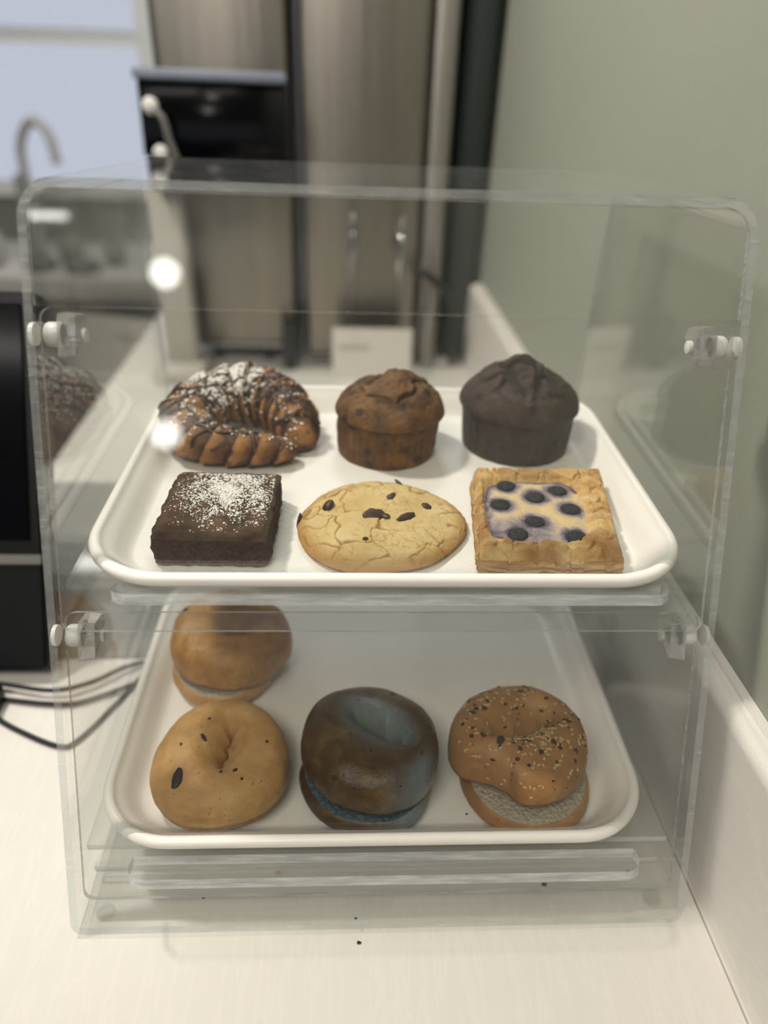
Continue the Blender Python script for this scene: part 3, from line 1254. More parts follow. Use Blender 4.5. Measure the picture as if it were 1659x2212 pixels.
# ================================================================== muffins
def muffin(cx, cyy, rb, rt, hcup, htop, mat, label, seed, lean=(0, 0), peak=.0, grooves=36):
    root = empty('muffin', (cx, cyy, FU), label, 'muffin', 'muffins at the back of the upper tray')
    nt, nv = 200, 120
    vs, fs, ck = [], [], []
    top_v, top_f = None, None

    def shape(t, a):
        # t 0..1 : base centre -> cup side -> bulge -> top centre
        fl = .00045 * math.cos(a * grooves + 2 * noise.noise(Vector((math.cos(a), math.sin(a), seed))))
        if t < .1:
            return rb * t / .1, 0.0
        if t < .45:
            s = (t - .1) / .35
            return rb + (rt * .975 - rb) * s + fl * math.sin(s * PI), hcup * s
        s = (t - .45) / .55
        th = s * PI / 2
        rr = rt * math.cos(th * (1 - 0)) ** .82 if th > 0 else rt
        zz = hcup + (htop) * math.sin(th) ** 1.15
        lip = math.sin(min(1, s * 5) * PI) * 0 + (rt * .045) * sstep(0, .08, s) * (1 - sstep(.2, .7, s))
        lip0 = -rt * .03 * (1 - sstep(0, .06, s))
        return rr + lip * 1.0 + lip0, zz
    for i in range(nv + 1):
        t = i / nv
        for k in range(nt):
            a = 2 * PI * k / nt
            r, z = shape(t, a)
            x, y = r * math.cos(a), r * math.sin(a)
            p = Vector((x, y, z))
            s = sstep(.45, .6, t)
            if s > 0:
                q = p + Vector((seed, 0, 0))
                d = .0034 * fbm(q, 36, 4) * s
                c1 = crack((x + seed, y, z), 42)
                near = sstep(rt * 1.0, rt * .35, r)
                m1 = 1 - (1 - sstep(0, .2, c1)) * near
                d -= (1 - m1) * .0052
                # lumpy peak
                d += near * .0040 * fbm(q, 80, 3) + peak * math.exp(-((x - .002) ** 2 + (y + .001) ** 2) / (2 * .011 ** 2)) + near * .0012 * abs(noise.noise(q * 190))
                nrm = Vector((x * .8, y * .8, .012 + .03 * near)).normalized()
                p += nrm * d
                ck.append(1 if m1 > .95 else .25 + .75 * m1)
            else:
                p += Vector((x, y, 0)).normalized() * (.0007 * noise.noise(p * 120) if r > 0 else 0)
                ck.append(.86 + .14 * (.5 + .5 * math.cos(a * grooves)))
            f = p.z / (hcup + htop)
            p.x += lean[0] * f * f
            p.y += lean[1] * f * f
            vs.append((p.x, p.y, max(0, p.z)))
    for i in range(nv):
        for k in range(nt):
            a, b = i * nt + k, i * nt + (k + 1) % nt
            fs.append((a, b, b + nt, a + nt))
    # split into cup and top so each part is its own mesh
    cut = int(.45 * nv)
    for nm, lo, hi_ in (('muffin_base', 0, cut), ('muffin_top', cut, nv)):
        sel = vs[lo * nt:(hi_ + 1) * nt]
        ff = []
        for i in range(hi_ - lo):
            for k in range(nt):
                a, b = i * nt + k, i * nt + (k + 1) % nt
                ff.append((a, b, b + nt, a + nt))
        mesh_obj(nm, sel, ff, mat, root, smooth=True, attrs={'crack': ck[lo * nt:(hi_ + 1) * nt]})
    return root


muffin(.0052, .2640, .0375, .0400, .0310, .0265, M['muffin_a'], 'medium brown chocolate chip muffin, middle of the back row on the upper tray', 2.3, (.006, 0), .006, 40)
muffin(.1085, .2760, .0415, .0445, .0330, .0290, M['muffin_b'], 'very dark chocolate muffin with cracked domed top, back right on the upper tray', 7.9, (-.002, 0), .010, 34)


# ================================================================== croissant
def croissant():
    cx, cyy = -.1065, .2675
    root = empty('chocolate_croissant', (cx, cyy, FU), 'curled croissant striped with chocolate and icing sugar, back left on the upper tray', 'croissant')
    W = [(-.060, .2365, .012), (-.085, .2330, .0150), (-.118, .2350, .0170), (-.142, .2480, .020), (-.148, .2720, .0250),
         (-.132, .2950, .0300), (-.108, .3020, .0325), (-.084, .2960, .0300), (-.068, .2800, .0235), (-.060, .2620, .0180), (-.056, .2480, .0120)]
    rad_ = [.0085, .0140, .0175, .0200, .0235, .0260, .0285, .0255, .0220, .0185, .0110]
    P = catmull([(x - cx, y - cyy, z) for x, y, z in W], 52)
    Rr = []
    for i in range(len(P)):
        f = i / (len(P) - 1) * (len(rad_) - 1)
        k = min(int(f), len(rad_) - 2)
        Rr.append(rad_[k] * (1 - (f - k)) + rad_[k + 1] * (f - k))
    root.scale = (.95, .95, .83)
    nseg = 72
    vs, fs, rg = [], [], []
    L = 0
    for i, p in enumerate(P):
        t = (P[min(i + 1, len(P) - 1)] - P[max(0, i - 1)]).normalized()
        side = Vector((t.y, -t.x, 0)).normalized()
        upv_ = Vector((0, 0, 1))
        if i:
            L += (p - P[i - 1]).length
        for k in range(nseg):
            a = 2 * PI * k / nseg
            # slanted overlapping layers
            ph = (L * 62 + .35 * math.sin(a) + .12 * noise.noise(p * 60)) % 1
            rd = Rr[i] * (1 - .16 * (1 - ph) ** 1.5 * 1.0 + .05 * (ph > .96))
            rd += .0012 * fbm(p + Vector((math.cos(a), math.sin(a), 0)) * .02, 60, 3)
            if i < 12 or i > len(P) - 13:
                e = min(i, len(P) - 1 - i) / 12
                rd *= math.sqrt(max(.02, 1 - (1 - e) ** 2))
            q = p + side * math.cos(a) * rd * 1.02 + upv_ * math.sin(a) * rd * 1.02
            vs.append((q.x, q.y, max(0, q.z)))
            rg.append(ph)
    for i in range(len(P) - 1):
        for k in range(nseg):
            a, b = i * nseg + k, i * nseg + (k + 1) % nseg
            fs.append((a, a + nseg, b + nseg, b))
    fs.append(tuple(range(nseg)))
    fs.append(tuple(range(len(vs) - 1, len(vs) - nseg - 1, -1)))
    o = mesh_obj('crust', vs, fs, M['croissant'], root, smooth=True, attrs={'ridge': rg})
    bvh = bvh_of(o)
    # chocolate drizzle: ribbons laid over the crust
    rnd = random.Random(5)
    dv, df = [], []
    for s in range(20):
        ang = rnd.uniform(-.35, .45)
        x0, y0 = rnd.uniform(-.055, .055), rnd.uniform(-.040, .045)
        if s % 3 == 0:
            ang += 1.1
        run = []
        for k in range(60):
            d = (k - 30) * .0016
            wv = .003 * math.sin(k * .3 + s)
            x = x0 + math.cos(ang) * d - math.sin(ang) * wv
            y = y0 + math.sin(ang) * d + math.cos(ang) * wv
            h = bvh.ray_cast(Vector((x, y, .1)), Vector((0, 0, -1)))
            if h[0] is not None and h[0].z > .004:
                if run and (h[0] - run[-1]).length > .007:
                    if len(run) > 4:
                        v, f = tube_data(run, [(.0014 + .0008 * rnd.random()) * (.4 if j in (0, len(run) - 1) else 1) for j in range(len(run))], 7)
                        df += [[q + len(dv) for q in ff] for ff in f]; dv += v
                    run = []
                run.append(h[0] + h[1] * .0002)
            else:
                if len(run) > 4:
                    v, f = tube_data(run, .0016, 7)
                    df += [[q + len(dv) for q in ff] for ff in f]; dv += v
                run = []
        if len(run) > 4:
            v, f = tube_data(run, .0016, 7)
            df += [[q + len(dv) for q in ff] for ff in f]; dv += v
    mesh_obj('chocolate_drizzle', dv, df, M['choc'], root, smooth=True)
    pts = []
    for _try in range(40000):
        if len(pts) >= 2000:
            break
        x, y = rnd.gauss(-.012, .017), rnd.gauss(.020, .015)
        if rnd.random() < .12:
            x, y = rnd.uniform(-.05, .05), rnd.uniform(-.04, .045)
        elif rnd.random() > .3 + 1.5 * max(0, fbm((x, y, 0), 90, 3) + .15):
            continue
        h = bvh.ray_cast(Vector((x, y, .1)), Vector((0, 0, -1)))
        if h[0] is None or h[0].z < .01:
            continue
        pts.append((h[0] + h[1] * .0006, h[1], rnd.uniform(.0005, .0015)))
    scatter_blobs('powdered_sugar', pts, root, M['sugar'], 8, .5)


croissant()


# ================================================================== bagels
def ringpt(a, cx, cyy, rx, ry, rot):
    x, y = rx * math.cos(a - rot), ry * math.sin(a - rot)
    return cx + x * math.cos(rot) - y * math.sin(rot), cyy + x * math.sin(rot) + y * math.cos(rot)


def bagel_half(name, root, mat, mat_cut, outer, hole, H, top, seed, closed_bottom=True, z0=0.0, tilt=(0, 0), shift=(0, 0, 0), blue=False, under=.3, lump=.0016, bite=None, flat=.9, cutdip=0.0, bulge=.0015, dimple=1.25):
    """half (or whole) bagel: hole and outer outlines joined by an arched section.
    outer=(rx,ry,rot); hole=(cx,cy,rx,ry,rot)"""
    nt, nv = 220, 64
    vs, fs, pale, bl, mi = [], [], [], [], []
    arch = nv
    rot = Matrix.Rotation(tilt[0], 4, 'X') @ Matrix.Rotation(tilt[1], 4, 'Y')
    for k in range(nt):
        a = 2 * PI * k / nt
        ox, oy = ringpt(a, 0, 0, outer[0], outer[1], outer[2])
        wob = 1 + .018 * math.sin(2 * a + seed) + .016 * math.sin(3 * a + seed * 2) + .02 * noise.noise(Vector((math.cos(a) * 1.5, math.sin(a) * 1.5, seed)))
        ox *= wob; oy *= wob
        hx, hy = ringpt(a, *hole)
        if bite and name != 'lower_half':
            da = (a - bite[0] + PI) % (2 * PI) - PI
            f = bite[1] * math.exp(-(da / bite[2]) ** 4) * (1 + .25 * noise.noise(Vector((a * 5, 0, seed))))
            ox -= math.cos(a) * f; oy -= math.sin(a) * f
        for i in range(arch + 1):
            ph = i / arch * PI
            s = (1 - math.cos(ph)) / 2
            ex = (dimple + (flat - dimple) * sstep(.25, .6, s))
            hh = H * (math.sin(ph) ** ex)
            x, y = hx + (ox - hx) * s, hy + (oy - hy) * s
            # the crust swells out beyond the cut edge
            bo = bulge * math.sin(ph) ** (1.2 if top else .55) * sstep(.55, .95, s)
            p = Vector((x + math.cos(a) * bo, y + math.sin(a) * bo, hh if top else -hh))
            d = lump * fbm(p + Vector((seed, 0, 0)), 28, 3) + .0004 * fbm(p, 160, 3)
            # radial creases by the hole
            cr = math.exp(-(s / .22) ** 2)
            d -= cr * .0016 * abs(math.sin(a * 3.5 + seed + 2 * noise.noise(p * 30)))
            e = math.sin(ph)
            p += Vector(((s - .5) * 2 * math.cos(a) * .5, (s - .5) * 2 * math.sin(a) * .5, (1 if top else -1) * e)).normalized() * d
            vs.append(p)
            pale.append(max(cr * .9, 0))
            b_ = math.exp(-(s / .27) ** 2) * 1.35 + .75 * math.exp(-(((a - 5.45) / .38) ** 2)) * sstep(.5, .9, s)
            bl.append(min(1.2, b_))
    m = arch + 1
    for k in range(nt):
        k2 = (k + 1) % nt
        for i in range(arch):
            fs.append((k * m + i, k2 * m + i, k2 * m + i + 1, k * m + i + 1)); mi.append(0)
    # cut face, slightly uneven
    nc = 14
    base = len(vs)
    for k in range(nt):
        a_in, a_out = vs[k * m], vs[k * m + arch]
        for j in range(1, nc):
            t = j / nc
            p = a_in.lerp(a_out, t)
            q = p.copy()
            sg = 1 if top else -1
            q.z = -sg * (.0012 * fbm(p + Vector((seed, 3, 0)), 70, 3)) - sg * cutdip * math.sin(t * PI)
            if not mat_cut:
                q.z = -sg * under * H * (math.sin(t * PI) ** .6)
            vs.append(q)
            pale.append(0); bl.append(.9)
    mc = nc - 1
    for k in range(nt):
        k2 = (k + 1) % nt
        rowa = [k * m] + [base + k * mc + j for j in range(mc)] + [k * m + arch]
        rowb = [k2 * m] + [base + k2 * mc + j for j in range(mc)] + [k2 * m + arch]
        for j in range(nc):
            fs.append((rowa[j + 1], rowb[j + 1], rowb[j], rowa[j])); mi.append(1 if mat_cut else 0)
    out = [rot @ p + Vector(shift) + Vector((0, 0, z0)) for p in vs]
    o = mesh_obj(name, out, fs, [mat, mat_cut] if mat_cut else [mat], root, smooth=True, mat_idx=mi, attrs={'pale': pale, 'blue': bl})
    return o


def drop(bvh, x, y):
    h = bvh.ray_cast(Vector((x, y, .2)), Vector((0, 0, -1)))
    return h


def lumps_on(o, root, spec, name, mat, hgt, seed, sub=2):
    """embedded bits, one object each; spec = (x, y, long, short, angle)"""
    bvh = bvh_of(o)
    for i, (x, y, a, b, an) in enumerate(spec):
        h = drop(bvh, x, y)
        if h[0] is None:
            continue
        bm = bmesh.new()
        bmesh.ops.create_icosphere(bm, subdivisions=sub, radius=1)
        q = h[1].to_track_quat('Z', 'Y')
        if h[1].z < 0:
            continue
        for v in bm.verts:
            w_ = 1 + .22 * noise.noise(v.co * 1.8 + Vector((i * 3 + seed, 0, 0)))
            p = Vector((v.co.x * a * w_, v.co.y * b * w_, v.co.z * hgt))
            ca, sa = math.cos(an), math.sin(an)
            # keep the long side in the plan direction given
            pl = Vector((p.x * ca - p.y * sa, p.x * sa + p.y * ca, 0))
            nrm = h[1]
            pl -= nrm * pl.dot(nrm)
            v.co = h[0] + pl + nrm * p.z
        bm_obj(name, bm, mat, root, smooth=True)


# --- front left: raisin bagel, sliced, closed
def bagel_raisin():
    root = empty('bagel', (-.1075, .0815, FL), 'pale golden raisin bagel with a raisin pit, front left on the lower tray', 'bagel', 'bagels on the lower tray')
    bagel_half('lower_half', root, M['bagel_plain'], M['bagel_plain'], (.0405, .0430, .2), (.003, .008, .0006, .0020, .0), .0135, False, 1.3, z0=.0135, shift=(-.0015, .001, 0), flat=.45, bulge=.0060)  # cut face takes the crust colour to darken the slit in place of shadow
    hi_ = bagel_half('upper_half', root, M['bagel_plain'], M['crumb_white'], (.0450, .0480, .2), (.003, .0085, .0001, .0135, -.08), .0220, True, 1.3, z0=.0140, flat=.80, lump=.0026)
    lumps_on(hi_, root, [(-.0225, -.0235, .0036, .0075, -.1), (-.0115, .0085, .0036, .0017, -.7), (.0040, -.0190, .0011, .0015, 0), (.0130, -.0190, .0018, .0011, .6),
                         (.0310, .0030, .0012, .0012, 0), (-.0250, .0020, .0009, .0012, 0), (.0180, -.0250, .0010, .0010, 0), (-.0100, .0230, .0013, .0009, .3)], 'raisin', M['raisin'], .0010, 2)


# --- back left: golden bagel leaning on its lower half
def bagel_back():
    root = empty('bagel', (-.1165, .1890, FL), 'glossy golden bagel partly hidden behind the raisin bagel, left side of the lower tray', 'bagel', 'bagels on the lower tray')
    bagel_half('lower_half', root, M['bagel_plain'], M['crumb_white'], (.0385, .0410, .1), (.0, .0, .0010, .0010, .0), .0160, False, 3.1, z0=.0160, shift=(-.004, -.005, 0), flat=.45, bulge=.007)
    hi_ = bagel_half('upper_half', root, M['bagel_back'], M['crumb_white'], (.0470, .0455, .3), (.006, .004, .0065, .0030, .3), .0270, True, 3.9, z0=.0200, tilt=(.06, .10), shift=(.001, .002, .002), flat=.80, lump=.0042)
    lumps_on(hi_, root, [(-.034, .012, .0024, .0030, .2), (.0060, -.006, .0022, .0034, .3), (-.010, .020, .0016, .0012, 0)], 'raisin', M['raisin'], .0010, 5)


# --- centre: blueberry bagel
def bagel_blueberry():
    root = empty('bagel', (-.0090, .0820, FL), 'glossy dark blue-brown blueberry bagel in the middle of the lower tray', 'bagel', 'bagels on the lower tray')
    bagel_half('lower_half', root, M['bagel_blue'], M['crumb_blue'], (.0405, .0420, .1), (.004, .008, .0020, .0008, -.5), .0170, False, 2.2, z0=.0170, shift=(-.001, -.0045, 0), tilt=(.0, 0), flat=.52, bulge=.0085)
    hi_ = bagel_half('upper_half', root, M['bagel_blue'], M['crumb_blue'], (.0460, .0470, .3), (.0075, .0085, .0190, .0018, -.62), .0275, True, 2.9, z0=.0205, tilt=(-.060, .03), shift=(.001, .0015, .002), flat=.80, lump=.0024, bulge=.0022)
    lumps_on(hi_, root, [(.0170, .0350, .0022, .0032, -.4), (-.0235, .0290, .0014, .0010, 0), (.0400, .0050, .0030, .0018, -.6), (.0005, -.0170, .0009, .0020, 0),
                         (-.0220, -.0320, .0026, .0018, 0), (-.0100, -.0390, .0016, .0010, 0), (.0330, -.0180, .0010, .0018, 0)], 'berry_fleck', M['raisin'], .0008, 3)


# --- front right: seeded bagel, top half tipped back
def bagel_seeded():
    root = empty('bagel', (.0930, .0800, FL), 'brown seeded bagel with its top half tipped back, front right on the lower tray', 'bagel', 'bagels on the lower tray')
    bagel_half('lower_half', root, M['bagel_seed'], M['crumb_white'], (.0405, .0415, -.3), (.003, .004, .0020, .0008, .3), .0160, False, 4.4, z0=.0160, shift=(.0040, -.0045, 0), tilt=(.0, .0), flat=.52, cutdip=.0015, bulge=.0090)
    hi_ = bagel_half('upper_half', root, M['bagel_seed'], M['crumb_white'], (.0475, .0465, .3), (.001, .0040, .0200, .0016, .45), .0265, True, 5.2, z0=.0225, tilt=(-.11, .02), shift=(-.0015, .0035, .0030), flat=.80, lump=.0026,
                    bite=(4.12, .0085, .36))
    rnd = random.Random(11)
    spec = [(-.018, -.0105, .0024, .0042, -.3), (-.0240, .0180, .0022, .0020, 0), (-.020, .0380, .0038, .0014, 0), (.0140, .0130, .0040, .0014, .7), (.0170, .0065, .0048, .0012, .2),
            (-.0010, -.0105, .0034, .0014, -.3), (.0160, -.0120, .0018, .0026, .3), (-.0290, -.0060, .0012, .0024, .1), (.0300, .0070, .0030, .0016, -.2), (-.0300, .0170, .0020, .0016, .9),
            (.0220, .0300, .0016, .0012, .2), (.0050, .0370, .0024, .0012, -.2), (-.0080, .0240, .0014, .0010, .4), (-.0140, .0010, .0022, .0012, 0), (-.0070, -.0180, .0014, .0018, .2)]
    for _k in range(64):
        a, r = rnd.uniform(0, 6.28), .044 * math.sqrt(rnd.random())
        sz = rnd.uniform(.0007, .0017)
        spec.append((r * math.cos(a), r * math.sin(a) + .004, sz, sz * rnd.uniform(.5, 1), rnd.uniform(0, 3)))
    lumps_on(hi_, root, [(x, y, a * 1.15, b * 1.15, c) for x, y, a, b, c in spec], 'onion_flake', M['onion'], .0007, 9)
    bvh = bvh_of(hi_)
    dvs, dfs = [], []
    base = bmesh.new()
    bmesh.ops.create_icosphere(base, subdivisions=1, radius=1)
    bv = [v.co.copy() for v in base.verts]
    bf = [[v.index for v in f.verts] for f in base.faces]
    base.free()
    cnt = 0
    for _try in range(6000):
        if cnt >= 240:
            break
        if cnt < 80:
            x, y = rnd.gauss(.010, .012), rnd.gauss(-.006, .008)
        else:
            a, r = rnd.uniform(0, 6.28), .046 * math.sqrt(rnd.random())
            x, y = r * math.cos(a), r * math.sin(a) + .004
        h = drop(bvh, x, y)
        if h[0] is None or h[1].z < .1:
            if rnd.random() < .9:
                continue
            continue
        cnt += 1
        q = h[1].to_track_quat('Z', 'Y')
        an = rnd.uniform(0, 6.28)
        o0 = len(dvs)
        for v in bv:
            taper = 1 - .35 * v.y
            p = Vector((v.x * .00085 * taper, v.y * .0016, v.z * .0005))
            p = Vector((p.x * math.cos(an) - p.y * math.sin(an), p.x * math.sin(an) + p.y * math.cos(an), p.z))
            dvs.append(h[0] + h[1] * .0001 + q @ p)
        dfs += [[i + o0 for i in f] for f in bf]
    so = mesh_obj('sesame_seeds', dvs, dfs, M['sesame'], root, smooth=True)
    so['kind'] = 'stuff'


bagel_raisin()
bagel_back()
bagel_blueberry()
bagel_seeded()

# ================================================================== crumbs
rnd = random.Random(21)
CR = [(-.1135, .0185, .0052, .0011, 'crumb_dark', 'tiny dark crumb on the case floor, left of centre'),
      (.1061, .0228, .0052, .0017, 'crumb_dark', 'dark crumb on the case floor below the lower handle, toward the right'),
      (.1191, .0257, .0052, .0018, 'crumb_dark', 'long thin dark crumb on the case floor, right of the rounder one'),
      (.1640, .0300, .0052, .0016, 'crumb_dark', 'dark crumb by the right end of the lower handle'),
      (-.0684, .0340, .0052, .0018, 'crumb', 'orange crumb on the case floor behind the lower handle'),
      (-.0780, .0300, .0052, .0012, 'crumb', 'small orange crumb left of the bigger orange one'),
      (-.0153, -.0070, ZC, .0013, 'crumb_dark', 'dark crumb on the counter just before the case'),
      (-.0172, .0036, .0052, .0009, 'crumb_dark', 'tiny crumb at the front edge of the case floor'),
      (.1479, .0525, FL, .0011, 'crumb_dark', 'dark crumb in the right front corner of the lower tray'),
      (.0560, .0530, FL, .0009, 'crumb_dark', 'crumb on the lower tray between blue and seeded bagel'),
      (-.0280, .0990, FU, .0007, 'crumb_dark', 'speck on the upper tray before the cookie')]
for i, (x, y, z, s, mt, lb) in enumerate(CR):
    bm = bmesh.new()
    bmesh.ops.create_icosphere(bm, subdivisions=2, radius=1)
    for v in bm.verts:
        w_ = 1 + .4 * noise.noise(v.co * 1.6 + Vector((i * 5, 0, 0)))
        v.co = Vector((v.co.x * s * w_ * (1.9 if 'long' in lb else 1.1), v.co.y * s * w_ * .7, (v.co.z + .85) * s * .5 * w_))
    o = bm_obj('crumb', bm, M[mt], None, smooth=True, loc=(x, y, z))
    tag(o, lb, 'crumb', 'loose crumbs in and around the case')

# ================================================================== behind: steel machines, display, taps, hose
# left steel urn
def steel_unit(name, x0, x1, y0, y1, z0, z1, label, legs=True):
    root = empty(name, ((x0 + x1) / 2, y0, ZC), label, 'drinks machine')
    o = local(box('body', x0, x1, y0, y1, z0, z1, M['steel'], root, .012, 4), root)
    local(box('base_skirt', x0 + .006, x1 - .006, y0 + .006, y1 - .006, z0 - .006, z0, M['steel_light'], root), root)
    if legs:
        for lx in (x0 + .050, x1 - .05):
            for ly in (y0 + .03, y1 - .03):
                v, f = lathe([(.0001, 0), (.012, 0), (.012, .004), (.008, .010), (.008, z0 - .006 - ZC), (.0001, z0 - .006 - ZC)], 16)
                l = mesh_obj('leg', v, f, M['rubber'], root, smooth=False)
                l.matrix_parent_inverse = Matrix.Identity(4)
                l.location = (lx - root.location.x, ly - root.location.y, 0)
    return root


su = steel_unit('steel_brewer', -.300, -.1115, .955, 1.35, .030, .72, 'tall brushed steel drinks machine, the left of two behind the pastry case')
su2 = steel_unit('steel_brewer', -.0975, .0880, .955, 1.35, .012, .72, 'tall brushed steel drinks machine, the right of two, with two taps and a card')
for o in (su, su2):
    o['group'] = 'steel drinks machines behind the case'


def tap(root, x, z, zlow):
    v, f = tube_data(catmull([(x, .953, z), (x, .930, z + .004), (x, .925, z - .012), (x, .925, z - .03)], 6), .0062, 12)
    o = local(mesh_obj('tap', v, f, M['chrome'], root), root)
    v, f = tube_data([(x, .950, z - .035), (x, .950, zlow)], .0035, 10)
    local(mesh_obj('highlight_rod', v, f, M['steel_light'], root), root)  # rod added for the bright vertical streak below the tap
    v, f = tube_data([(x, .930, z + .010), (x, .920, z + .026), (x, .918, z + .034)], [.004, .005, .003], 10)
    mesh_obj('tap_lever', v, f, M['chrome'], o)


tap(su2, -.0190, .2180, .08)
tap(su2, .0563, .2130, .08)

# narrow steel column; dark box added for the shaded gap by the wall
tag(box('steel_column', .0905, .1290, .975, 1.36, ZC, .72, M['steel_light'], None, .008, 3), 'narrow satin steel column right of the drinks machines', 'column')
tag(box('gap_shade', .1400, .1900, .99, 1.14, ZC, .78, M['dark'], None, .012, 3), 'tall dark box standing for the shaded gap between steel column and green wall', 'gap shade')

# black hose
v, f = tube_data(catmull([(.078, .935, .165), (.100, .925, .160), (.130, .925, .135), (.150, .935, .095), (.158, .95, .05), (.154, .955, .006)], 10), .0065, 12)
tag(mesh_obj('hose', v, f, M['rubber']), 'curved black hose running down beside the steel column', 'hose')
v, f = tube_data(catmull([(.108, .95, .150), (.112, .945, .10), (.106, .94, .06), (.110, .945, .0)], 8), .008, 12)
tag(mesh_obj('drain_pipe', v, f, M['steel_light']), 'short pale upright pipe under the black hose', 'pipe')

# white card standing against the right machine
cd = box('label_card', -.050, .0785, .890, .893, ZC + .0003, .083, M['paper'])
tag(cd, 'white card with a faint line of print, standing against the right steel machine', 'card')
box('card_print', -.040, .010, .8895, .8899, .048, .056, M['pale'], cd)
# small dark block added to paint the shade in the gap between the machines
tag(box('gap_filler', -.1335, -.112, .925, .950, ZC + .0003, .078, M['dark'], None, .003), 'small dark box added for the black gap between the steel machines', 'box')

# display on a pale stand
dp = empty('display_terminal', (-.285, .86, ZC), 'black screen with pale top bezel on a pale stand, before the left steel machine', 'screen')


def tilted_panel(name, x0, x1, z0, z1, y, tilt, th, mat, parent, bev=.003, shear=0):
    bm = box_bm(x0, x1, 0, th, 0, z1 - z0, bev, 2)
    R_ = Matrix.Rotation(tilt, 4, 'X')
    for v_ in bm.verts:
        v_.co.x += shear * (1 - v_.co.z / (z1 - z0))
        v_.co = R_ @ v_.co + Vector((0, y, z0))
    return local(bm_obj(name, bm, mat, parent, smooth=True, sharp=math.radians(40)), parent)


tilted_panel('screen', -.301, -.1070, .327, .418, .850, -.10, .022, M['screen'], dp)
tilted_panel('top_bezel', -.301, -.1070, .4185, .4310, .838, -.10, .040, M['bezel'], dp)
tilted_panel('lower_body', -.297, -.1080, .285, .3265, .858, -.05, .05, M['dark'], dp)
tilted_panel('stand_post', -.318, -.268, ZC, .300, .890, 0, .045, M['pale'], dp, .010)
tilted_panel('stand_foot', -.335, -.255, ZC + .0002, .020, .850, 0, .10, M['pale'], dp, .006)
for (x, z, r) in ((-.2825, .388, .0105), (-.276, .333, .010)):
    bm = bmesh.new()
    bmesh.ops.create_uvsphere(bm, u_segments=18, v_segments=12, radius=r)
    for v_ in bm.verts:
        v_.co = Vector((v_.co.x, v_.co.y * .5, v_.co.z)) + Vector((x, .842, z))
    local(bm_obj('clip_knob', bm, M['white'], dp, smooth=True), dp)
v, f = tube_data(catmull([(-.2825, .842, .385), (-.268, .838, .375), (-.262, .838, .350), (-.256, .840, .325), (-.262, .845, .300)], 8), .0045, 10)
local(mesh_obj('coiled_lead', v, f, M['grey'], dp), dp)

# ================================================================== left: black till and cables
tl = empty('touchscreen_till', (-.45, .25, ZC), 'large black touchscreen till at the left edge beside the pastry case', 'till')


def tilt_quad(name, x0, x1, s0, s1, thick, mat, off=0.0, bev=.003):
    """slab on a plane leaning back from (y .205, z 0) to (y .355, z .30); s = distance up the slope"""
    a = Vector((0, .205, ZC + .002))
    up_ = Vector((0, .150, .300)).normalized()
    nn = Vector((0, up_.z, -up_.y))
    bm = box_bm(x0, x1, 0, 1, 0, 1)
    for v_ in bm.verts:
        yy, zz = v_.co.y, v_.co.z
        v_.co = Vector((v_.co.x, 0, 0)) + a + up_ * (s0 + (s1 - s0) * zz) + nn * (off + thick * yy)
    if bev:
        bmesh.ops.bevel(bm, geom=list(bm.edges), offset=bev, segments=2, affect='EDGES')
    return local(bm_obj(name, bm, mat, tl, smooth=True, sharp=math.radians(40)), tl)


tilt_quad('case_back', -.62, -.2750, .014, .325, .030, M['black'])
tilt_quad('trim_bar', -.61, -.2760, .105, .113, .002, M['grey'], -.0025, .0005)
tilt_quad('screen_glass', -.60, -.2850, .125, .315, .002, M['screen'], -.0025, .0005)
local(box('foot_plate', -.62, -.280, .235, .40, ZC + .0003, .012, M['black'], tl, .003), tl)


tag(box('grey_counter_sheet', -.395, -.2015, .240, .545, ZC + .0002, ZC + .0018, M['grey'], None, .0006), 'flat grey sheet on the counter between till and pastry case', 'mat')  # grey sheet added over a grey zone of the counter, cause unknown


def cable(pts, r, label):
    v, f = tube_data(catmull(pts, 10), r, 10)
    tag(mesh_obj('cable', v, f, M['rubber']), label, 'cable', 'black cables left of the case')


zc_ = ZC + .0022
cable([(-.42, .22, zc_), (-.33, .185, zc_), (-.285, .160, zc_), (-.246, .1430, zc_), (-.232, .150, zc_), (-.214, .185, zc_), (-.2010, .215, zc_)], .0020,
      'thin black cable curving nearest the case on the left')
cable([(-.43, .24, zc_), (-.34, .200, zc_), (-.290, .188, zc_ + .001), (-.250, .185, zc_ + .001), (-.225, .195, zc_ + .001), (-.2005, .205, zc_ + .0042)], .0020,
      'black cable running straight from till towards the case')
cable([(-.40, .200, zc_ + .0045), (-.33, .206, zc_ + .0045), (-.27, .196, zc_ + .0052), (-.240, .205, zc_ + .0045), (-.218, .222, zc_ + .004), (-.2020, .232, zc_ + .002)], .0020,
      'black cable looping back behind the other two')
tag(box('power_brick', -.37, -.283, .183, .226, ZC + .0003, .022, M['black'], None, .005, 3) if False else
    box('power_brick', -.400, -.305, .172, .196, ZC + .0003, .016, M['black'], None, .004, 3), 'small black power brick on the counter under the till', 'power adapter')

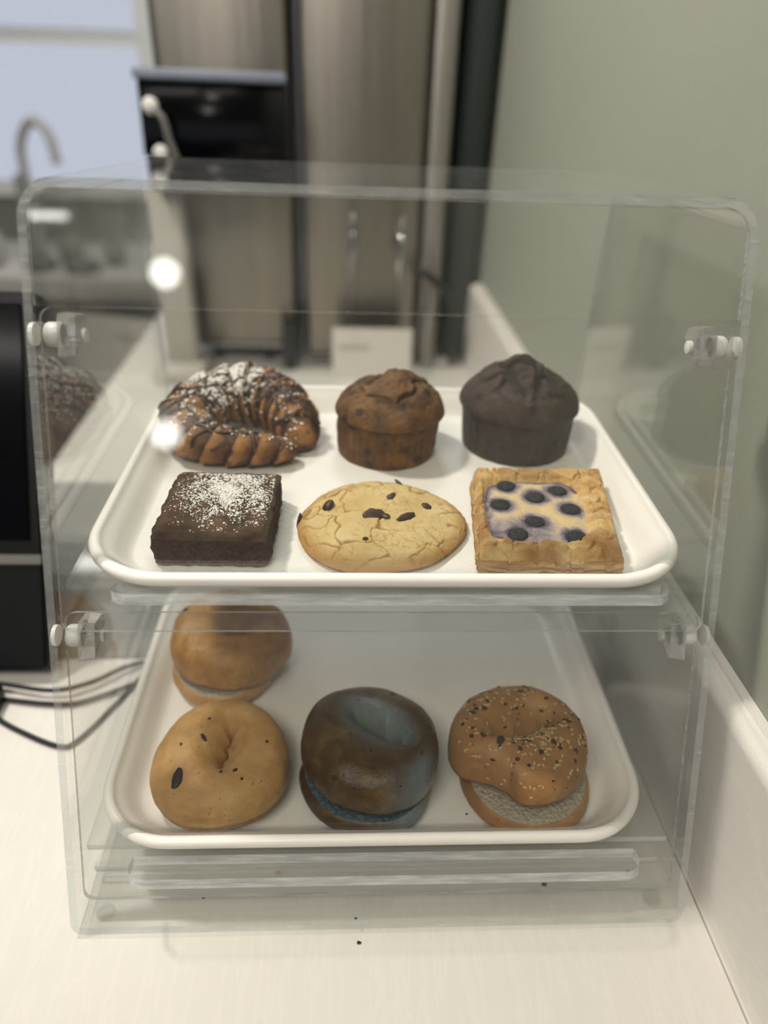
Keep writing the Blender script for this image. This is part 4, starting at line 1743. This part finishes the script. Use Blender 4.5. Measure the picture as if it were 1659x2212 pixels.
# ================================================================== far left: back counter, sink, faucet, crockery
bc = empty('back_counter', (-1.4, 2.3, -.2), 'pale back counter with grey cupboards far behind on the left', 'counter')
local(box('worktop', -3.2, -.62, 2.12, 2.619, -.262, -.185, M['pale'], bc, .006), bc)
for i in range(4):
    x = -3.15 + i * .63
    d = local(box('cupboard_door', x, x + .60, 2.150, 2.168, -.88, -.275, M['cabinet'], bc, .004), bc)
    box('handle', x + .52, x + .54, 2.130, 2.150, -.45, -.33, M['steel_light'], d)
local(box('cupboard_body', -3.18, -.63, 2.1685, 2.60, -.899, -.263, M['cabinet'], bc), bc)
local(box('splashback', -3.2, -.62, 2.60, 2.619, -.184, -.035, M['grey'], bc), bc)
v, f = tube_data(catmull([(-1.060, 2.33, -.184), (-1.060, 2.33, .10), (-1.045, 2.32, .18), (-.995, 2.30, .235), (-.945, 2.28, .205), (-.930, 2.27, .12)], 8), .014, 12)
fa = mesh_obj('faucet', v, f, M['pale'])
tag(fa, 'grey gooseneck faucet in front of the far bright window', 'faucet')
v, f = lathe([(.0001, 0), (.032, 0), (.030, .02), (.018, .03), (.018, .26), (.0001, .27)], 20)
kn = mesh_obj('faucet_sleeve', v, f, M['grey'], fa, loc=(-1.075, 2.315, -.1845))
for i, (x, y, r, h, mt, lb, ct_) in enumerate((
        (-.935, 2.26, .040, .085, 'grey', 'grey mug on the far back counter, below the faucet', 'mug'),
        (-.800, 2.28, .034, .070, 'grey', 'grey cup on the far back counter, nearest the steel machine', 'cup'),
        (-1.020, 2.20, .050, .032, 'cabinet', 'dark shallow bowl on the far back counter, left of another', 'bowl'),
        (-.880, 2.19, .055, .028, 'cabinet', 'dark shallow dish on the far back counter, right of the bowl', 'dish'),
        (-1.190, 2.24, .045, .10, 'pale', 'pale jar at the far left of the back counter', 'jar'))):
    v, f = lathe([(.0001, 0), (r * .75, 0), (r, h * .35), (r, h), (r * .9, h), (r * .86, h * .3), (.0001, h * .12)], 24)
    tag(mesh_obj('crockery' if ct_ in ('bowl', 'dish') else ct_, v, f, M[mt], None, loc=(x, y, -.1848)), lb, ct_, 'crockery on the far back counter')

# ================================================================== lamps of the room (behind the camera, mirrored in the doors)
for (c, r, lb) in (((-.770, -2.26, 1.66), .058, 'glowing globe lamp, the nearer of two behind the viewer'), ((-1.300, -4.50, 1.64), .098, 'glowing globe lamp, the farther of two behind the viewer')):
    gl = empty('globe_lamp', c, lb, 'lamp', 'globe lamps hanging behind the viewer')
    bm = bmesh.new()
    bmesh.ops.create_uvsphere(bm, u_segments=24, v_segments=16, radius=r)
    bm_obj('globe', bm, M['lamp'], gl, smooth=True)
    v, f = tube_data([(0, 0, r - .002), (0, 0, 1.779 - c[2])], .006, 8)
    mesh_obj('rod', v, f, M['rubber'], gl)
for (x1, y, z, ln, rr, lb) in ((-1.045, -1.94, 1.70, 1.2, .011, 'linear tube lamp on the ceiling behind the viewer'),
                               (-.99, 2.125, 1.70, 1.3, .024, 'linear tube lamp over the back counter, the nearer of two'),
                               (-1.12, 2.405, 1.70, 1.3, .026, 'linear tube lamp over the back counter, by the window wall')):
    tb = empty('tube_lamp', (x1 - ln / 2, y, 1.779), lb, 'lamp', 'linear ceiling lamps')
    v, f = tube_data([(-ln / 2, 0, z - 1.779), (ln / 2, 0, z - 1.779)], rr, 14)
    mesh_obj('tube', v, f, M['tube'], tb)
    bmx = box_bm(-ln / 2, ln / 2, -rr * 1.3, rr * 1.3, z - 1.779 + rr, -.0005)
    bm_obj('lamp_housing', bmx, M['white'], tb)
